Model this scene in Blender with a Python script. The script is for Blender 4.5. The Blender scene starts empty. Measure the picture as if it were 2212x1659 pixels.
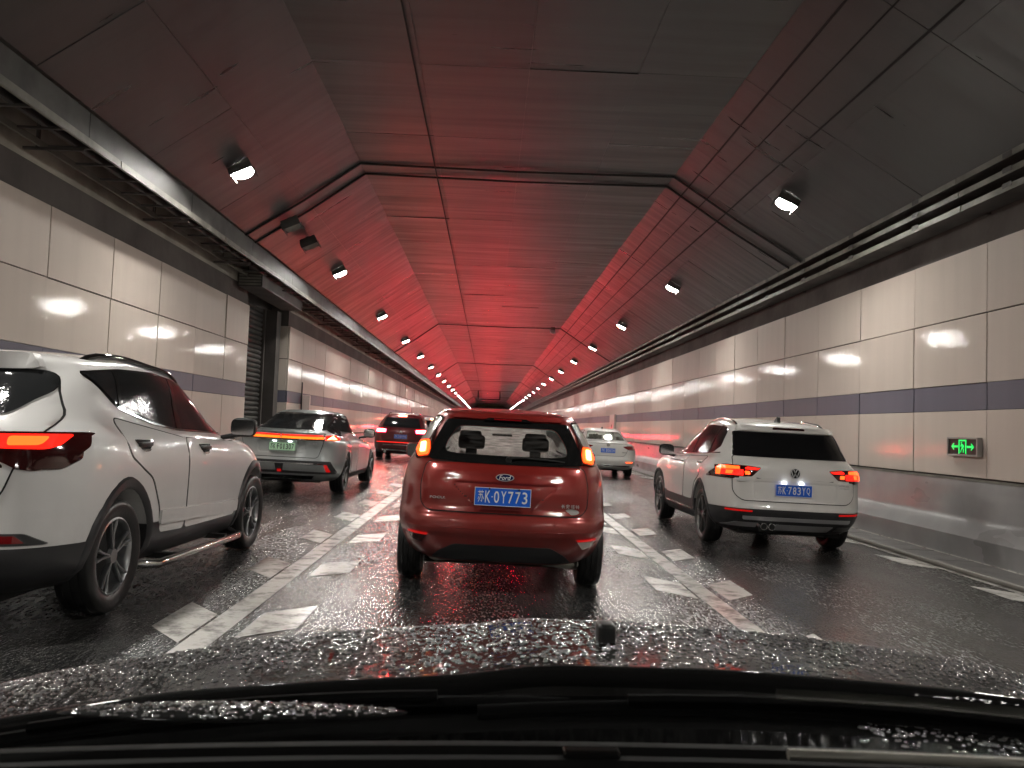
import bpy, bmesh, math, random
import numpy as np
from mathutils import Vector, Matrix
from mathutils.bvhtree import BVHTree
R_ = math.radians
random.seed(7)
scene = bpy.context.scene
COL = scene.collection

# ---------------------------------------------------------------- camera, world, exposure
def make_camera():
    F, W = 1815.0, 2212.0
    fw = Vector((1054-1106, -(921-829.5), -F)).normalized()
    r = R_(2.1); u = Vector((math.sin(r), math.cos(r), 0)); u = (u - u.dot(fw)*fw).normalized()
    rt = fw.cross(u)
    rot = Matrix((rt, fw, u))                      # world = rot @ camera
    cd = bpy.data.cameras.new('camera'); co = bpy.data.objects.new('camera', cd); COL.objects.link(co)
    co.matrix_world = Matrix.Translation((0, 0, 1.32)) @ rot.to_4x4()
    cd.sensor_width = 36.0; cd.lens = F/W*36.0; cd.clip_start = 0.05; cd.clip_end = 1500
    cd.dof.use_dof = True; cd.dof.focus_distance = 7.5; cd.dof.aperture_fstop = 12.0
    scene.camera = co
make_camera()
world = bpy.data.worlds.new("World"); scene.world = world; world.use_nodes = True
wn = world.node_tree.nodes; wl = world.node_tree.links
sky = wn.new('ShaderNodeTexSky'); sky.sky_type = 'NISHITA'; sky.sun_disc = False
sky.sun_elevation = R_(2); sky.sun_rotation = R_(180)
wl.new(sky.outputs[0], wn['Background'].inputs['Color']); wn['Background'].inputs['Strength'].default_value = 0.01
scene.view_settings.view_transform = 'Standard'; scene.view_settings.look = 'None'
scene.view_settings.gamma = 1.0; scene.view_settings.exposure = 1.3
scene.render.resolution_x = 1024; scene.render.resolution_y = 768
LAMP_POWER = 330.0     # radiance of a tunnel lamp's lens
TILT = 0.02
TA = math.atan(TILT)
def gz(x): return -TILT*x

# ---------------------------------------------------------------- materials
def new_mat(name):
    m = bpy.data.materials.new(name); m.use_nodes = True
    nt = m.node_tree; b = nt.nodes['Principled BSDF']
    return m, nt, b
def pm(name, col, rough=.5, metal=0., coat=0., ior=1.5, spec=.5, bump=None, var=None, coatrough=.03, rvar=None):
    """principled with optional noise bump (scale, strength, distance), colour variation (scale, amount), roughness variation"""
    m, nt, b = new_mat(name)
    b.inputs['Base Color'].default_value = (*col, 1); b.inputs['Roughness'].default_value = rough
    b.inputs['Metallic'].default_value = metal; b.inputs['Coat Weight'].default_value = coat
    b.inputs['Coat Roughness'].default_value = coatrough
    b.inputs['IOR'].default_value = ior; b.inputs['Specular IOR Level'].default_value = spec
    tc = nt.nodes.new('ShaderNodeTexCoord')
    if var:
        n = nt.nodes.new('ShaderNodeTexNoise'); n.inputs['Scale'].default_value = var[0]; n.inputs['Detail'].default_value = 5
        mp = nt.nodes.new('ShaderNodeMapping'); nt.links.new(tc.outputs['Object'], mp.inputs[0]); nt.links.new(mp.outputs[0], n.inputs['Vector'])
        if len(var) > 2: mp.inputs['Scale'].default_value = var[2]
        rp = nt.nodes.new('ShaderNodeValToRGB'); a = var[1]
        rp.color_ramp.elements[0].position = .3; rp.color_ramp.elements[1].position = .7
        rp.color_ramp.elements[0].color = (*[c*(1-a) for c in col], 1); rp.color_ramp.elements[1].color = (*[min(1, c*(1+a)) for c in col], 1)
        nt.links.new(n.outputs['Fac'], rp.inputs[0]); nt.links.new(rp.outputs[0], b.inputs['Base Color'])
    if rvar:
        n = nt.nodes.new('ShaderNodeTexNoise'); n.inputs['Scale'].default_value = rvar[0]; n.inputs['Detail'].default_value = 4
        mp = nt.nodes.new('ShaderNodeMapping'); nt.links.new(tc.outputs['Object'], mp.inputs[0]); nt.links.new(mp.outputs[0], n.inputs['Vector'])
        if len(rvar) > 3: mp.inputs['Scale'].default_value = rvar[3]
        mr = nt.nodes.new('ShaderNodeMapRange'); mr.inputs[1].default_value = .3; mr.inputs[2].default_value = .7
        mr.inputs[3].default_value = rvar[1]; mr.inputs[4].default_value = rvar[2]
        nt.links.new(n.outputs['Fac'], mr.inputs[0]); nt.links.new(mr.outputs[0], b.inputs['Roughness'])
    if bump:
        n = nt.nodes.new('ShaderNodeTexNoise'); n.inputs['Scale'].default_value = bump[0]; n.inputs['Detail'].default_value = 3
        bp = nt.nodes.new('ShaderNodeBump'); bp.inputs['Strength'].default_value = bump[1]; bp.inputs['Distance'].default_value = bump[2]
        nt.links.new(tc.outputs['Object'], n.inputs['Vector']); nt.links.new(n.outputs['Fac'], bp.inputs['Height'])
        nt.links.new(bp.outputs[0], b.inputs['Normal'])
        if coat: nt.links.new(bp.outputs[0], b.inputs['Coat Normal'])
    return m
def emis(name, col, s, base=(0.02, 0.0, 0.0)):
    m, nt, b = new_mat(name)
    b.inputs['Base Color'].default_value = (*base, 1); b.inputs['Roughness'].default_value = .15
    b.inputs['Emission Color'].default_value = (*col, 1); b.inputs['Emission Strength'].default_value = s
    return m
def paint(name, col, metal=0., rough=.4, drops=.25):
    """car paint under a clear coat beaded with rain: fine droplets raise the coat"""
    m, nt, b = new_mat(name)
    b.inputs['Base Color'].default_value = (*col, 1); b.inputs['Roughness'].default_value = rough
    b.inputs['Metallic'].default_value = metal; b.inputs['Coat Weight'].default_value = 1.0; b.inputs['Coat Roughness'].default_value = .04
    tc = nt.nodes.new('ShaderNodeTexCoord')
    v = nt.nodes.new('ShaderNodeTexVoronoi'); v.inputs['Scale'].default_value = 55; v.feature = 'SMOOTH_F1'; v.inputs['Smoothness'].default_value = .3
    n = nt.nodes.new('ShaderNodeTexNoise'); n.inputs['Scale'].default_value = 3
    r = nt.nodes.new('ShaderNodeValToRGB'); r.color_ramp.elements[0].position = .12; r.color_ramp.elements[0].color = (1, 1, 1, 1)
    r.color_ramp.elements[1].position = .42; r.color_ramp.elements[1].color = (0, 0, 0, 1)
    bp = nt.nodes.new('ShaderNodeBump'); bp.inputs['Distance'].default_value = .002; bp.inputs['Strength'].default_value = drops
    nt.links.new(tc.outputs['Object'], v.inputs['Vector']); nt.links.new(tc.outputs['Object'], n.inputs['Vector'])
    mm = nt.nodes.new('ShaderNodeMath'); mm.operation = 'MULTIPLY'
    nt.links.new(v.outputs['Distance'], r.inputs[0]); nt.links.new(r.outputs[0], mm.inputs[0]); nt.links.new(n.outputs['Fac'], mm.inputs[1])
    nt.links.new(mm.outputs[0], bp.inputs['Height']); nt.links.new(bp.outputs[0], b.inputs['Coat Normal'])
    # dried road spray: patchy film, thickest along the sills and bumpers
    sx = nt.nodes.new('ShaderNodeSeparateXYZ'); nt.links.new(tc.outputs['Object'], sx.inputs[0])
    hr = nt.nodes.new('ShaderNodeMapRange'); hr.inputs[1].default_value = .25; hr.inputs[2].default_value = .95; hr.inputs[3].default_value = .5; hr.inputs[4].default_value = .02; nt.links.new(sx.outputs['Z'], hr.inputs[0])
    n3 = nt.nodes.new('ShaderNodeTexNoise'); n3.inputs['Scale'].default_value = 7; n3.inputs['Detail'].default_value = 8; n3.inputs['Roughness'].default_value = .65
    mp3 = nt.nodes.new('ShaderNodeMapping'); mp3.inputs['Scale'].default_value = (1, 1, .45); nt.links.new(tc.outputs['Object'], mp3.inputs[0]); nt.links.new(mp3.outputs[0], n3.inputs['Vector'])
    fm = nt.nodes.new('ShaderNodeMath'); fm.operation = 'MULTIPLY'; nt.links.new(hr.outputs[0], fm.inputs[0]); nt.links.new(n3.outputs['Fac'], fm.inputs[1])
    mx = nt.nodes.new('ShaderNodeMix'); mx.data_type = 'RGBA'; mx.inputs[6].default_value = (*col, 1); mx.inputs[7].default_value = (.13, .12, .11, 1); nt.links.new(fm.outputs[0], mx.inputs[0]); nt.links.new(mx.outputs[2], b.inputs['Base Color'])
    cr_ = nt.nodes.new('ShaderNodeMapRange'); cr_.inputs[3].default_value = .03; cr_.inputs[4].default_value = .35; nt.links.new(fm.outputs[0], cr_.inputs[0]); nt.links.new(cr_.outputs[0], b.inputs['Coat Roughness'])
    return m
def clear_glass(name, tint=(.6, .62, .6), streak=0.0, refl=1.0):
    """thin pane: tinted transparency plus Fresnel reflection, with dirt film where rain has dried"""
    m = bpy.data.materials.new(name); m.use_nodes = True; nt = m.node_tree
    for n in list(nt.nodes): nt.nodes.remove(n)
    out = nt.nodes.new('ShaderNodeOutputMaterial'); tr = nt.nodes.new('ShaderNodeBsdfTransparent'); gl = nt.nodes.new('ShaderNodeBsdfGlossy')
    tr.inputs[0].default_value = (*tint, 1); gl.inputs['Roughness'].default_value = .03; gl.inputs['Color'].default_value = (refl, refl, refl, 1)
    fr = nt.nodes.new('ShaderNodeFresnel'); fr.inputs[0].default_value = 1.45
    mx = nt.nodes.new('ShaderNodeMixShader'); nt.links.new(fr.outputs[0], mx.inputs[0]); nt.links.new(tr.outputs[0], mx.inputs[1]); nt.links.new(gl.outputs[0], mx.inputs[2])
    last = mx
    if streak:
        tc = nt.nodes.new('ShaderNodeTexCoord'); mp = nt.nodes.new('ShaderNodeMapping'); mp.inputs['Scale'].default_value = (5, 5, 40)
        n = nt.nodes.new('ShaderNodeTexNoise'); n.inputs['Scale'].default_value = 1.5; n.inputs['Detail'].default_value = 6
        mr = nt.nodes.new('ShaderNodeMapRange'); mr.inputs[1].default_value = .4; mr.inputs[2].default_value = .8; mr.inputs[4].default_value = streak if streak > 0 else .85; mr.inputs[3].default_value = 0 if streak > 0 else .35
        df = nt.nodes.new('ShaderNodeBsdfDiffuse' if streak > 0 else 'ShaderNodeBsdfTranslucent'); df.inputs[0].default_value = (.55, .52, .5, 1) if streak > 0 else (.9, .9, .88, 1)
        nt.links.new(tc.outputs['Object'], mp.inputs[0]); nt.links.new(mp.outputs[0], n.inputs['Vector']); nt.links.new(n.outputs['Fac'], mr.inputs[0])
        m2 = nt.nodes.new('ShaderNodeMixShader'); nt.links.new(mr.outputs[0], m2.inputs[0]); nt.links.new(mx.outputs[0], m2.inputs[1]); nt.links.new(df.outputs[0], m2.inputs[2])
        last = m2
    nt.links.new(last.outputs[0], out.inputs[0])
    return m
def dark_glass(name, col=(.020, .021, .022), wet=.22):
    m, nt, b = new_mat(name)
    b.inputs['Base Color'].default_value = (*col, 1); b.inputs['Roughness'].default_value = .06; b.inputs['IOR'].default_value = 1.27
    tc = nt.nodes.new('ShaderNodeTexCoord'); v = nt.nodes.new('ShaderNodeTexVoronoi'); v.inputs['Scale'].default_value = 70
    n = nt.nodes.new('ShaderNodeTexNoise'); n.inputs['Scale'].default_value = 25; n.inputs['Detail'].default_value = 4
    mp = nt.nodes.new('ShaderNodeMapping'); mp.inputs['Scale'].default_value = (1, 1, .35)
    mm = nt.nodes.new('ShaderNodeMath'); mm.operation = 'ADD'
    bp = nt.nodes.new('ShaderNodeBump'); bp.inputs['Distance'].default_value = .002; bp.inputs['Strength'].default_value = wet
    nt.links.new(tc.outputs['Object'], mp.inputs[0]); nt.links.new(mp.outputs[0], v.inputs['Vector']); nt.links.new(mp.outputs[0], n.inputs['Vector'])
    nt.links.new(v.outputs['Distance'], mm.inputs[0]); nt.links.new(n.outputs['Fac'], mm.inputs[1]); nt.links.new(mm.outputs[0], bp.inputs['Height'])
    nt.links.new(bp.outputs[0], b.inputs['Normal'])
    return m

M = {}
def asphalt():
    """wet worn asphalt: pale stone chips in black binder, a water film drawn out along the wheel tracks"""
    m, nt, b = new_mat('wet_asphalt'); L = nt.links.new
    tc = nt.nodes.new('ShaderNodeTexCoord')
    def noise(scale, detail, vec=(1, 1, 1), kind='ShaderNodeTexNoise'):
        mp = nt.nodes.new('ShaderNodeMapping'); mp.inputs['Scale'].default_value = vec; L(tc.outputs['Object'], mp.inputs[0])
        n = nt.nodes.new(kind); n.inputs['Scale'].default_value = scale
        if kind == 'ShaderNodeTexNoise': n.inputs['Detail'].default_value = detail
        L(mp.outputs[0], n.inputs['Vector']); return n
    def rng_(src, a, b_, c, d):
        r = nt.nodes.new('ShaderNodeMapRange'); r.inputs[1].default_value = a; r.inputs[2].default_value = b_; r.inputs[3].default_value = c; r.inputs[4].default_value = d
        L(src, r.inputs[0]); return r.outputs[0]
    def math_(op, x, y):
        n = nt.nodes.new('ShaderNodeMath'); n.operation = op
        L(x, n.inputs[0]); L(y, n.inputs[1]) if not isinstance(y, float) else setattr(n.inputs[1], 'default_value', y); return n.outputs[0]
    big = noise(.7, 4, (1.6, .35, 1)); fine = noise(26, 2, (2.4, .62, 1)); mid = noise(9, 2, (2.6, .5, 1)); chip = noise(70, 0, (1, .7, 1), 'ShaderNodeTexVoronoi')
    cr = nt.nodes.new('ShaderNodeValToRGB'); e = cr.color_ramp.elements; e[0].color = (.016, .016, .017, 1); e[1].color = (.09, .088, .084, 1); e[0].position = .46; e[1].position = .68
    L(fine.outputs['Fac'], cr.inputs[0]); L(cr.outputs[0], b.inputs['Base Color'])
    ra = rng_(fine.outputs['Fac'], .40, .62, .05, .26); rb = rng_(big.outputs['Fac'], .35, .65, -.05, .08)
    L(math_('ADD', ra, rb), b.inputs['Roughness'])
    h = math_('ADD', math_('ADD', fine.outputs['Fac'], math_('MULTIPLY', mid.outputs['Fac'], 1.2)), math_('MULTIPLY', chip.outputs['Distance'], .35))
    bp = nt.nodes.new('ShaderNodeBump'); bp.inputs['Distance'].default_value = .009; L(rng_(big.outputs['Fac'], .35, .65, .45, 1.0), bp.inputs['Strength']); L(h, bp.inputs['Height'])
    L(bp.outputs[0], b.inputs['Normal']); b.inputs['IOR'].default_value = 1.6
    return m
def roadpaint():
    m, nt, b = new_mat('worn_white_road_paint'); L = nt.links.new
    tc = nt.nodes.new('ShaderNodeTexCoord'); n = nt.nodes.new('ShaderNodeTexNoise'); n.inputs['Scale'].default_value = 5; n.inputs['Detail'].default_value = 9; n.inputs['Roughness'].default_value = .7
    L(tc.outputs['Object'], n.inputs['Vector'])
    cr = nt.nodes.new('ShaderNodeValToRGB'); cr.color_ramp.elements[0].color = (.26, .25, .24, 1); cr.color_ramp.elements[1].color = (.68, .66, .62, 1)
    cr.color_ramp.elements[0].position = .36; cr.color_ramp.elements[1].position = .52
    L(n.outputs['Fac'], cr.inputs[0]); L(cr.outputs[0], b.inputs['Base Color']); b.inputs['Roughness'].default_value = .22
    n2 = nt.nodes.new('ShaderNodeTexNoise'); n2.inputs['Scale'].default_value = 60; L(tc.outputs['Object'], n2.inputs['Vector'])
    bp = nt.nodes.new('ShaderNodeBump'); bp.inputs['Distance'].default_value = .003; bp.inputs['Strength'].default_value = .5; L(n2.outputs['Fac'], bp.inputs['Height']); L(bp.outputs[0], b.inputs['Normal'])
    return m
def wallpanel(name, col):
    """glazed metal wall panel with faint vertical grime and a rippled gloss"""
    m, nt, b = new_mat(name); L = nt.links.new
    tc = nt.nodes.new('ShaderNodeTexCoord')
    geo = nt.nodes.new('ShaderNodeNewGeometry')
    mp = nt.nodes.new('ShaderNodeMapping'); mp.inputs['Scale'].default_value = (1, 6, .5); L(geo.outputs['Position'], mp.inputs[0])
    n = nt.nodes.new('ShaderNodeTexNoise'); n.inputs['Scale'].default_value = .8; n.inputs['Detail'].default_value = 6; L(mp.outputs[0], n.inputs['Vector'])
    cr = nt.nodes.new('ShaderNodeValToRGB'); cr.color_ramp.elements[0].color = (*[c*.95 for c in col], 1); cr.color_ramp.elements[1].color = (*col, 1)
    cr.color_ramp.elements[0].position = .3; cr.color_ramp.elements[1].position = .6; L(n.outputs['Fac'], cr.inputs[0])
    oi = nt.nodes.new('ShaderNodeObjectInfo'); mr = nt.nodes.new('ShaderNodeMapRange'); mr.inputs[3].default_value = .92; mr.inputs[4].default_value = 1.03; L(oi.outputs['Random'], mr.inputs[0])
    mx = nt.nodes.new('ShaderNodeVectorMath'); mx.operation = 'SCALE'; L(cr.outputs[0], mx.inputs[0]); L(mr.outputs[0], mx.inputs['Scale']); L(mx.outputs[0], b.inputs['Base Color'])
    b.inputs['Roughness'].default_value = .55; b.inputs['Specular IOR Level'].default_value = .3; b.inputs['Coat Weight'].default_value = .35; b.inputs['Coat Roughness'].default_value = .035
    n2 = nt.nodes.new('ShaderNodeTexNoise'); n2.inputs['Scale'].default_value = 26; n2.inputs['Detail'].default_value = 2; L(geo.outputs['Position'], n2.inputs['Vector'])
    bp = nt.nodes.new('ShaderNodeBump'); bp.inputs['Distance'].default_value = .0018; bp.inputs['Strength'].default_value = .5; L(n2.outputs['Fac'], bp.inputs['Height'])
    L(bp.outputs[0], b.inputs['Coat Normal'])
    return m
def ceiling_mat():
    m, nt, b = new_mat('sooty_fire_board'); L = nt.links.new
    geo = nt.nodes.new('ShaderNodeNewGeometry')
    mp = nt.nodes.new('ShaderNodeMapping'); mp.inputs['Scale'].default_value = (.45, 6.0, 1); L(geo.outputs['Position'], mp.inputs[0])
    n = nt.nodes.new('ShaderNodeTexNoise'); n.inputs['Scale'].default_value = .9; n.inputs['Detail'].default_value = 6; L(mp.outputs[0], n.inputs['Vector'])
    cr = nt.nodes.new('ShaderNodeValToRGB'); cr.color_ramp.elements[0].color = (.022, .021, .021, 1); cr.color_ramp.elements[1].color = (.042, .040, .040, 1)
    cr.color_ramp.elements[0].position = .35; cr.color_ramp.elements[1].position = .65; L(n.outputs['Fac'], cr.inputs[0])
    L(cr.outputs[0], b.inputs['Base Color'])
    mr = nt.nodes.new('ShaderNodeMapRange'); mr.inputs[1].default_value = .3; mr.inputs[2].default_value = .7; mr.inputs[3].default_value = .27; mr.inputs[4].default_value = .52; b.inputs['IOR'].default_value = 1.7
    L(n.outputs['Fac'], mr.inputs[0]); L(mr.outputs[0], b.inputs['Roughness'])
    bp = nt.nodes.new('ShaderNodeBump'); bp.inputs['Distance'].default_value = .004; bp.inputs['Strength'].default_value = .35; L(n.outputs['Fac'], bp.inputs['Height']); L(bp.outputs[0], b.inputs['Normal'])
    return m
M['asphalt'] = asphalt(); M['roadpaint'] = roadpaint()
M['panel'] = wallpanel('cream_wall_panel', (.64, .555, .49)); M['stripe'] = wallpanel('slate_blue_wall_panel', (.135, .13, .175))
M['ceiling'] = ceiling_mat()
M['darkwall'] = pm('dark_sooty_concrete', (.085, .075, .07), .75, var=(1.2, .35), bump=(6, .4, .02))
M['gap'] = pm('black_joint', (.01, .01, .01), .8)
M['barrier'] = pm('painted_barrier_concrete', (.30, .30, .30), .32, coat=.3, coatrough=.2, var=(1.5, .2), rvar=(1.2, .22, .5, (1, .3, 1)))
M['kerb'] = pm('wet_kerb_stone', (.16, .155, .15), .35, var=(3, .35), bump=(25, .5, .006))
M['steel'] = pm('galvanised_steel', (.20, .195, .17), .5, metal=.3, var=(3, .35))
M['duct'] = pm('grey_duct_sheet', (.07, .068, .064), .5, metal=.2, var=(2, .5))
M['black'] = pm('black_plastic', (.012, .012, .012), .45)
M['trim'] = pm('textured_black_trim', (.028, .028, .03), .42, bump=(200, .2, .001))
M['silver'] = pm('silver_bumper_trim', (.42, .42, .43), .3, metal=.35)
M['wiper'] = pm('wiper_rubber', (.003, .003, .003), .8, spec=.04)
M['gloss'] = pm('gloss_black', (.008, .008, .008), .06)
M['rubber'] = pm('wet_tyre_rubber', (.016, .016, .016), .38, bump=(60, .4, .003))
M['chrome'] = pm('chrome', (.75, .75, .75), .12, metal=1.)
M['badge'] = pm('satin_badge', (.62, .62, .62), .35, metal=.4)
M['alloy'] = pm('alloy_wheel', (.38, .39, .40), .28, metal=.9)
M['alloydark'] = pm('machined_dark_alloy', (.20, .20, .20), .3, metal=.9)
M['well'] = pm('wheel_well', (.008, .008, .008), .9)
M['cabin'] = pm('grey_cabin_lining', (.16, .15, .14), .8)
M['seat'] = pm('grey_seat_fabric', (.10, .10, .095), .8)
M['dglass'] = dark_glass('tinted_wet_glass')
M['dglass_dry'] = dark_glass('privacy_glass', (.01, .01, .011), .12)
M['cglass'] = clear_glass('rear_screen_glass', (.62, .64, .62), streak=.10)
M['misted'] = clear_glass('misted_windscreen', (.9, .9, .9), streak=-1)
M['screen'] = clear_glass('windscreen_glass', (.97, .98, .97), refl=.6)
M['blue_plate'] = pm('blue_plate_enamel', (.01, .13, .72), .35)
M['green_plate'] = pm('green_plate_enamel', (.55, .85, .58), .35)
M['white_ink'] = pm('white_plate_lettering', (.85, .85, .85), .4)
M['black_ink'] = pm('black_plate_lettering', (.01, .02, .015), .4)
M['red_lens'] = pm('dark_red_lens', (.20, .004, .006), .1, coat=1.)
M['smoke_lens'] = pm('smoked_red_lens', (.035, .004, .004), .08, coat=1.)
M['clear_lens'] = pm('clear_lens', (.55, .50, .46), .2, coat=1., bump=(90, .6, .003))
M['tail_red'] = emis('lit_red_lens', (1, .012, .006), 1.1)
M['tail_hot'] = emis('lit_tail_core', (1, .06, .008), 2.2)
M['tail_white'] = emis('brake_lamp_core', (1, .36, .10), 7.0)
M['brake'] = emis('brake_lamp_red', (1, .012, .030), 34.0)
M['brake_core'] = emis('stopping_lamp_core', (1, .20, .10), 30.0)
M['queue_brake'] = emis('queue_brake_lamp', (1, .004, .05), 105.0)
M['tail_amber'] = emis('lit_amber_bar', (1, .17, .012), 1.1)
M['plate_lamp'] = emis('plate_lamp', (.9, .95, 1), 10.0)
M['reflector'] = emis('red_reflector_glow', (1, .01, .008), .15, (.3, .005, .005))  # faint glow of its own stands in for light the reflectors return
M['lamp_lens'] = emis('lit_lamp_lens', (1, .96, .90), LAMP_POWER, (.8, .8, .8))
M['green_lit'] = emis('green_lit_symbol', (.01, 1, .16), .45)
M['sign_frame'] = pm('grey_sign_frame', (.35, .33, .31), .4, metal=.3)
M['sign_black'] = pm('sign_face_black', (.02, .02, .02), .3)
M['cable'] = pm('ribbed_grey_hose', (.20, .19, .17), .5)
M['cabinet'] = pm('pale_cabinet_paint', (.55, .45, .42), .35)
M['plush'] = pm('pale_plush_fabric', (.42, .40, .36), .95, bump=(120, .6, .01))

# ---------------------------------------------------------------- mesh helpers
def link(o, parent=None):
    COL.objects.link(o)
    if parent is not None: o.parent = parent
    return o
def mesh_from(V, Fc):
    me = bpy.data.meshes.new('mesh'); me.from_pydata([tuple(v) for v in V], [], [tuple(f) for f in Fc]); me.update(); return me
def smooth(me, ang=35):
    bm = bmesh.new(); bm.from_mesh(me)
    for f in bm.faces: f.smooth = True
    a = R_(ang)
    for e in bm.edges:
        if len(e.link_faces) == 2: e.smooth = e.calc_face_angle(0) < a
    bm.to_mesh(me); bm.free(); return me
def ob(name, me, mat, parent=None, sm=None, loc=None):
    if isinstance(me, bmesh.types.BMesh):
        bm = me; me = bpy.data.meshes.new(name); bm.to_mesh(me); bm.free()
    me.name = name
    if mat is not None:
        me.materials.clear()
        for x in (mat if isinstance(mat, (list, tuple)) else [mat]): me.materials.append(x)
    if sm: smooth(me, sm)
    o = bpy.data.objects.new(name, me); link(o, parent)
    if loc is not None: o.location = loc
    return o
def thing(name, label, cat, loc=(0, 0, 0), rot=(0, 0, 0), group=None):
    o = bpy.data.objects.new(name, None); COL.objects.link(o); o.location = loc; o.rotation_euler = rot
    o.empty_display_size = .2
    tag(o, label, cat, group); return o
def tag(o, label=None, cat=None, group=None, kind=None):
    if label: o['label'] = label
    if cat: o['category'] = cat
    if group: o['group'] = group
    if kind: o['kind'] = kind
    return o
def box(bm, x0, x1, y0, y1, z0, z1, bev=0.):
    r = bmesh.ops.create_cube(bm, size=1, matrix=Matrix.Translation(((x0+x1)/2, (y0+y1)/2, (z0+z1)/2)) @ Matrix.Diagonal((x1-x0, y1-y0, z1-z0, 1)))
    if bev:
        es = list({e for v in r['verts'] for e in v.link_edges})
        bmesh.ops.bevel(bm, geom=es, offset=bev, segments=3, profile=.5, affect='EDGES')
def bx(*a, bev=0.):
    bm = bmesh.new(); box(bm, *a, bev=bev); return bm
def cyl(bm, p, q, r, n=12, r2=None):
    p, q = Vector(p), Vector(q); d = q-p; L = d.length
    mt = Matrix.Translation((p+q)/2) @ d.to_track_quat('Z', 'Y').to_matrix().to_4x4()
    bmesh.ops.create_cone(bm, cap_ends=True, segments=n, radius1=r, radius2=r if r2 is None else r2, depth=L, matrix=mt)
def tube(bm, pts, r, n=8, closed=False):
    pts = [Vector(p) for p in pts]; rings = []
    for i, p in enumerate(pts):
        a = pts[i-1] if i else p; b = pts[i+1] if i < len(pts)-1 else p
        q = (b-a).normalized().to_track_quat('Z', 'Y')
        rr = r[i] if isinstance(r, (list, tuple)) else r
        rings.append([bm.verts.new(p + q @ Vector((rr*math.cos(2*math.pi*k/n), rr*math.sin(2*math.pi*k/n), 0))) for k in range(n)])
    for A, B in zip(rings, rings[1:]):
        for k in range(n): bm.faces.new((A[k], A[(k+1) % n], B[(k+1) % n], B[k]))
    bm.faces.new(rings[0][::-1]); bm.faces.new(rings[-1])
def prism(bm, poly, plane, a, b):
    """extrude a 2-D polygon: plane 'xz' along y, 'yz' along x, 'xy' along z"""
    f = {'xz': lambda p, t: (p[0], t, p[1]), 'yz': lambda p, t: (t, p[0], p[1]), 'xy': lambda p, t: (p[0], p[1], t)}[plane]
    A = [bm.verts.new(f(p, a)) for p in poly]; B = [bm.verts.new(f(p, b)) for p in poly]; n = len(poly)
    bm.faces.new(A); bm.faces.new(B[::-1])
    for i in range(n): bm.faces.new((A[i], B[i], B[(i+1) % n], A[(i+1) % n]))
    bmesh.ops.recalc_face_normals(bm, faces=bm.faces)
def rnd(pts, r, n=4):
    """round the corners of a polygon"""
    out = []; N = len(pts)
    for i, p in enumerate(pts):
        rr = r[i] if isinstance(r, (list, tuple)) else r
        P = Vector(p); A = Vector(pts[i-1]); B = Vector(pts[(i+1) % N])
        da, db = (A-P), (B-P); k = min(rr, da.length*.45, db.length*.45)
        if k < 1e-4: out.append(tuple(P)); continue
        s = P + da.normalized()*k; e = P + db.normalized()*k
        for j in range(n+1):
            t = j/n; out.append(tuple(s*(1-t)**2 + P*2*t*(1-t) + e*t*t))
    return out
def grow(pts, d):
    """offset a polygon outwards by d"""
    P = [Vector(p) for p in pts]; N = len(P)
    area = sum(P[i].x*P[(i+1) % N].y-P[(i+1) % N].x*P[i].y for i in range(N)); s = 1 if area > 0 else -1
    out = []
    for i in range(N):
        t = (P[(i+1) % N]-P[i-1]).normalized(); out.append(tuple(P[i]+Vector((t.y, -t.x))*d*s))
    return out
TEXT_CACHE = {}
def text_mesh(s, h=1.0, w=None, ext=.002):
    c = bpy.data.curves.new('t', 'FONT'); c.body = s; c.size = 1; c.extrude = ext; c.align_x = 'CENTER'; c.align_y = 'CENTER'; c.resolution_u = 3; c.offset = .008
    o = bpy.data.objects.new('t', c); COL.objects.link(o); dg = bpy.context.evaluated_depsgraph_get()
    me = bpy.data.meshes.new_from_object(o.evaluated_get(dg)); bpy.data.objects.remove(o); bpy.data.curves.remove(c)
    if len(me.vertices) == 0: return me
    co = np.array([v.co[:] for v in me.vertices]); mn, mx = co.min(0), co.max(0)
    sy = h/(mx[1]-mn[1]); sx = (w/(mx[0]-mn[0])) if w else sy
    me.transform(Matrix.Diagonal((sx, sy, 1, 1)) @ Matrix.Translation((-(mn[0]+mx[0])/2, -(mn[1]+mx[1])/2, 0)))
    return me
def join_meshes(lst):
    bm = bmesh.new()
    for me, mt in lst:
        t = me.copy(); t.transform(mt); bm.from_mesh(t); bpy.data.meshes.remove(t)
    return bm
REAR = Matrix.Rotation(math.pi/2, 4, 'X')            # text plane -> faces -Y, reads left to right along +X
def strokes(segs, w=.09):
    """a hand-drawn character from line segments in a unit box"""
    bm = bmesh.new()
    for a, b in segs:
        a, b = Vector(a), Vector(b); d = (b-a).normalized(); n = Vector((-d.y, d.x))*w/2
        q = [a-n-d*w*.3, b-n+d*w*.3, b+n+d*w*.3, a+n-d*w*.3]
        A = [bm.verts.new((p.x, p.y, 0)) for p in q]; B = [bm.verts.new((p.x, p.y, .03)) for p in q]
        bm.faces.new(B)
        for i in range(4): bm.faces.new((A[i], A[(i+1) % 4], B[(i+1) % 4], B[i]))
    me = bpy.data.meshes.new('glyph'); bm.to_mesh(me); bm.free(); return me
SU = strokes([((.08, .88), (.92, .88)), ((.33, 1.0), (.33, .76)), ((.67, 1.0), (.67, .76)), ((.18, .64), (.74, .64)), ((.74, .64), (.68, .08)), ((.68, .08), (.56, .14)),
              ((.46, .76), (.42, .40)), ((.42, .40), (.15, .06)), ((.20, .46), (.10, .28)), ((.82, .48), (.94, .30))], .085)
CHANG = strokes([((.3, .95), (.3, .05)), ((.3, .05), (.5, .18)), ((.8, .9), (.42, .62)), ((.05, .5), (.95, .5)), ((.42, .5), (.95, .05))])
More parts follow.
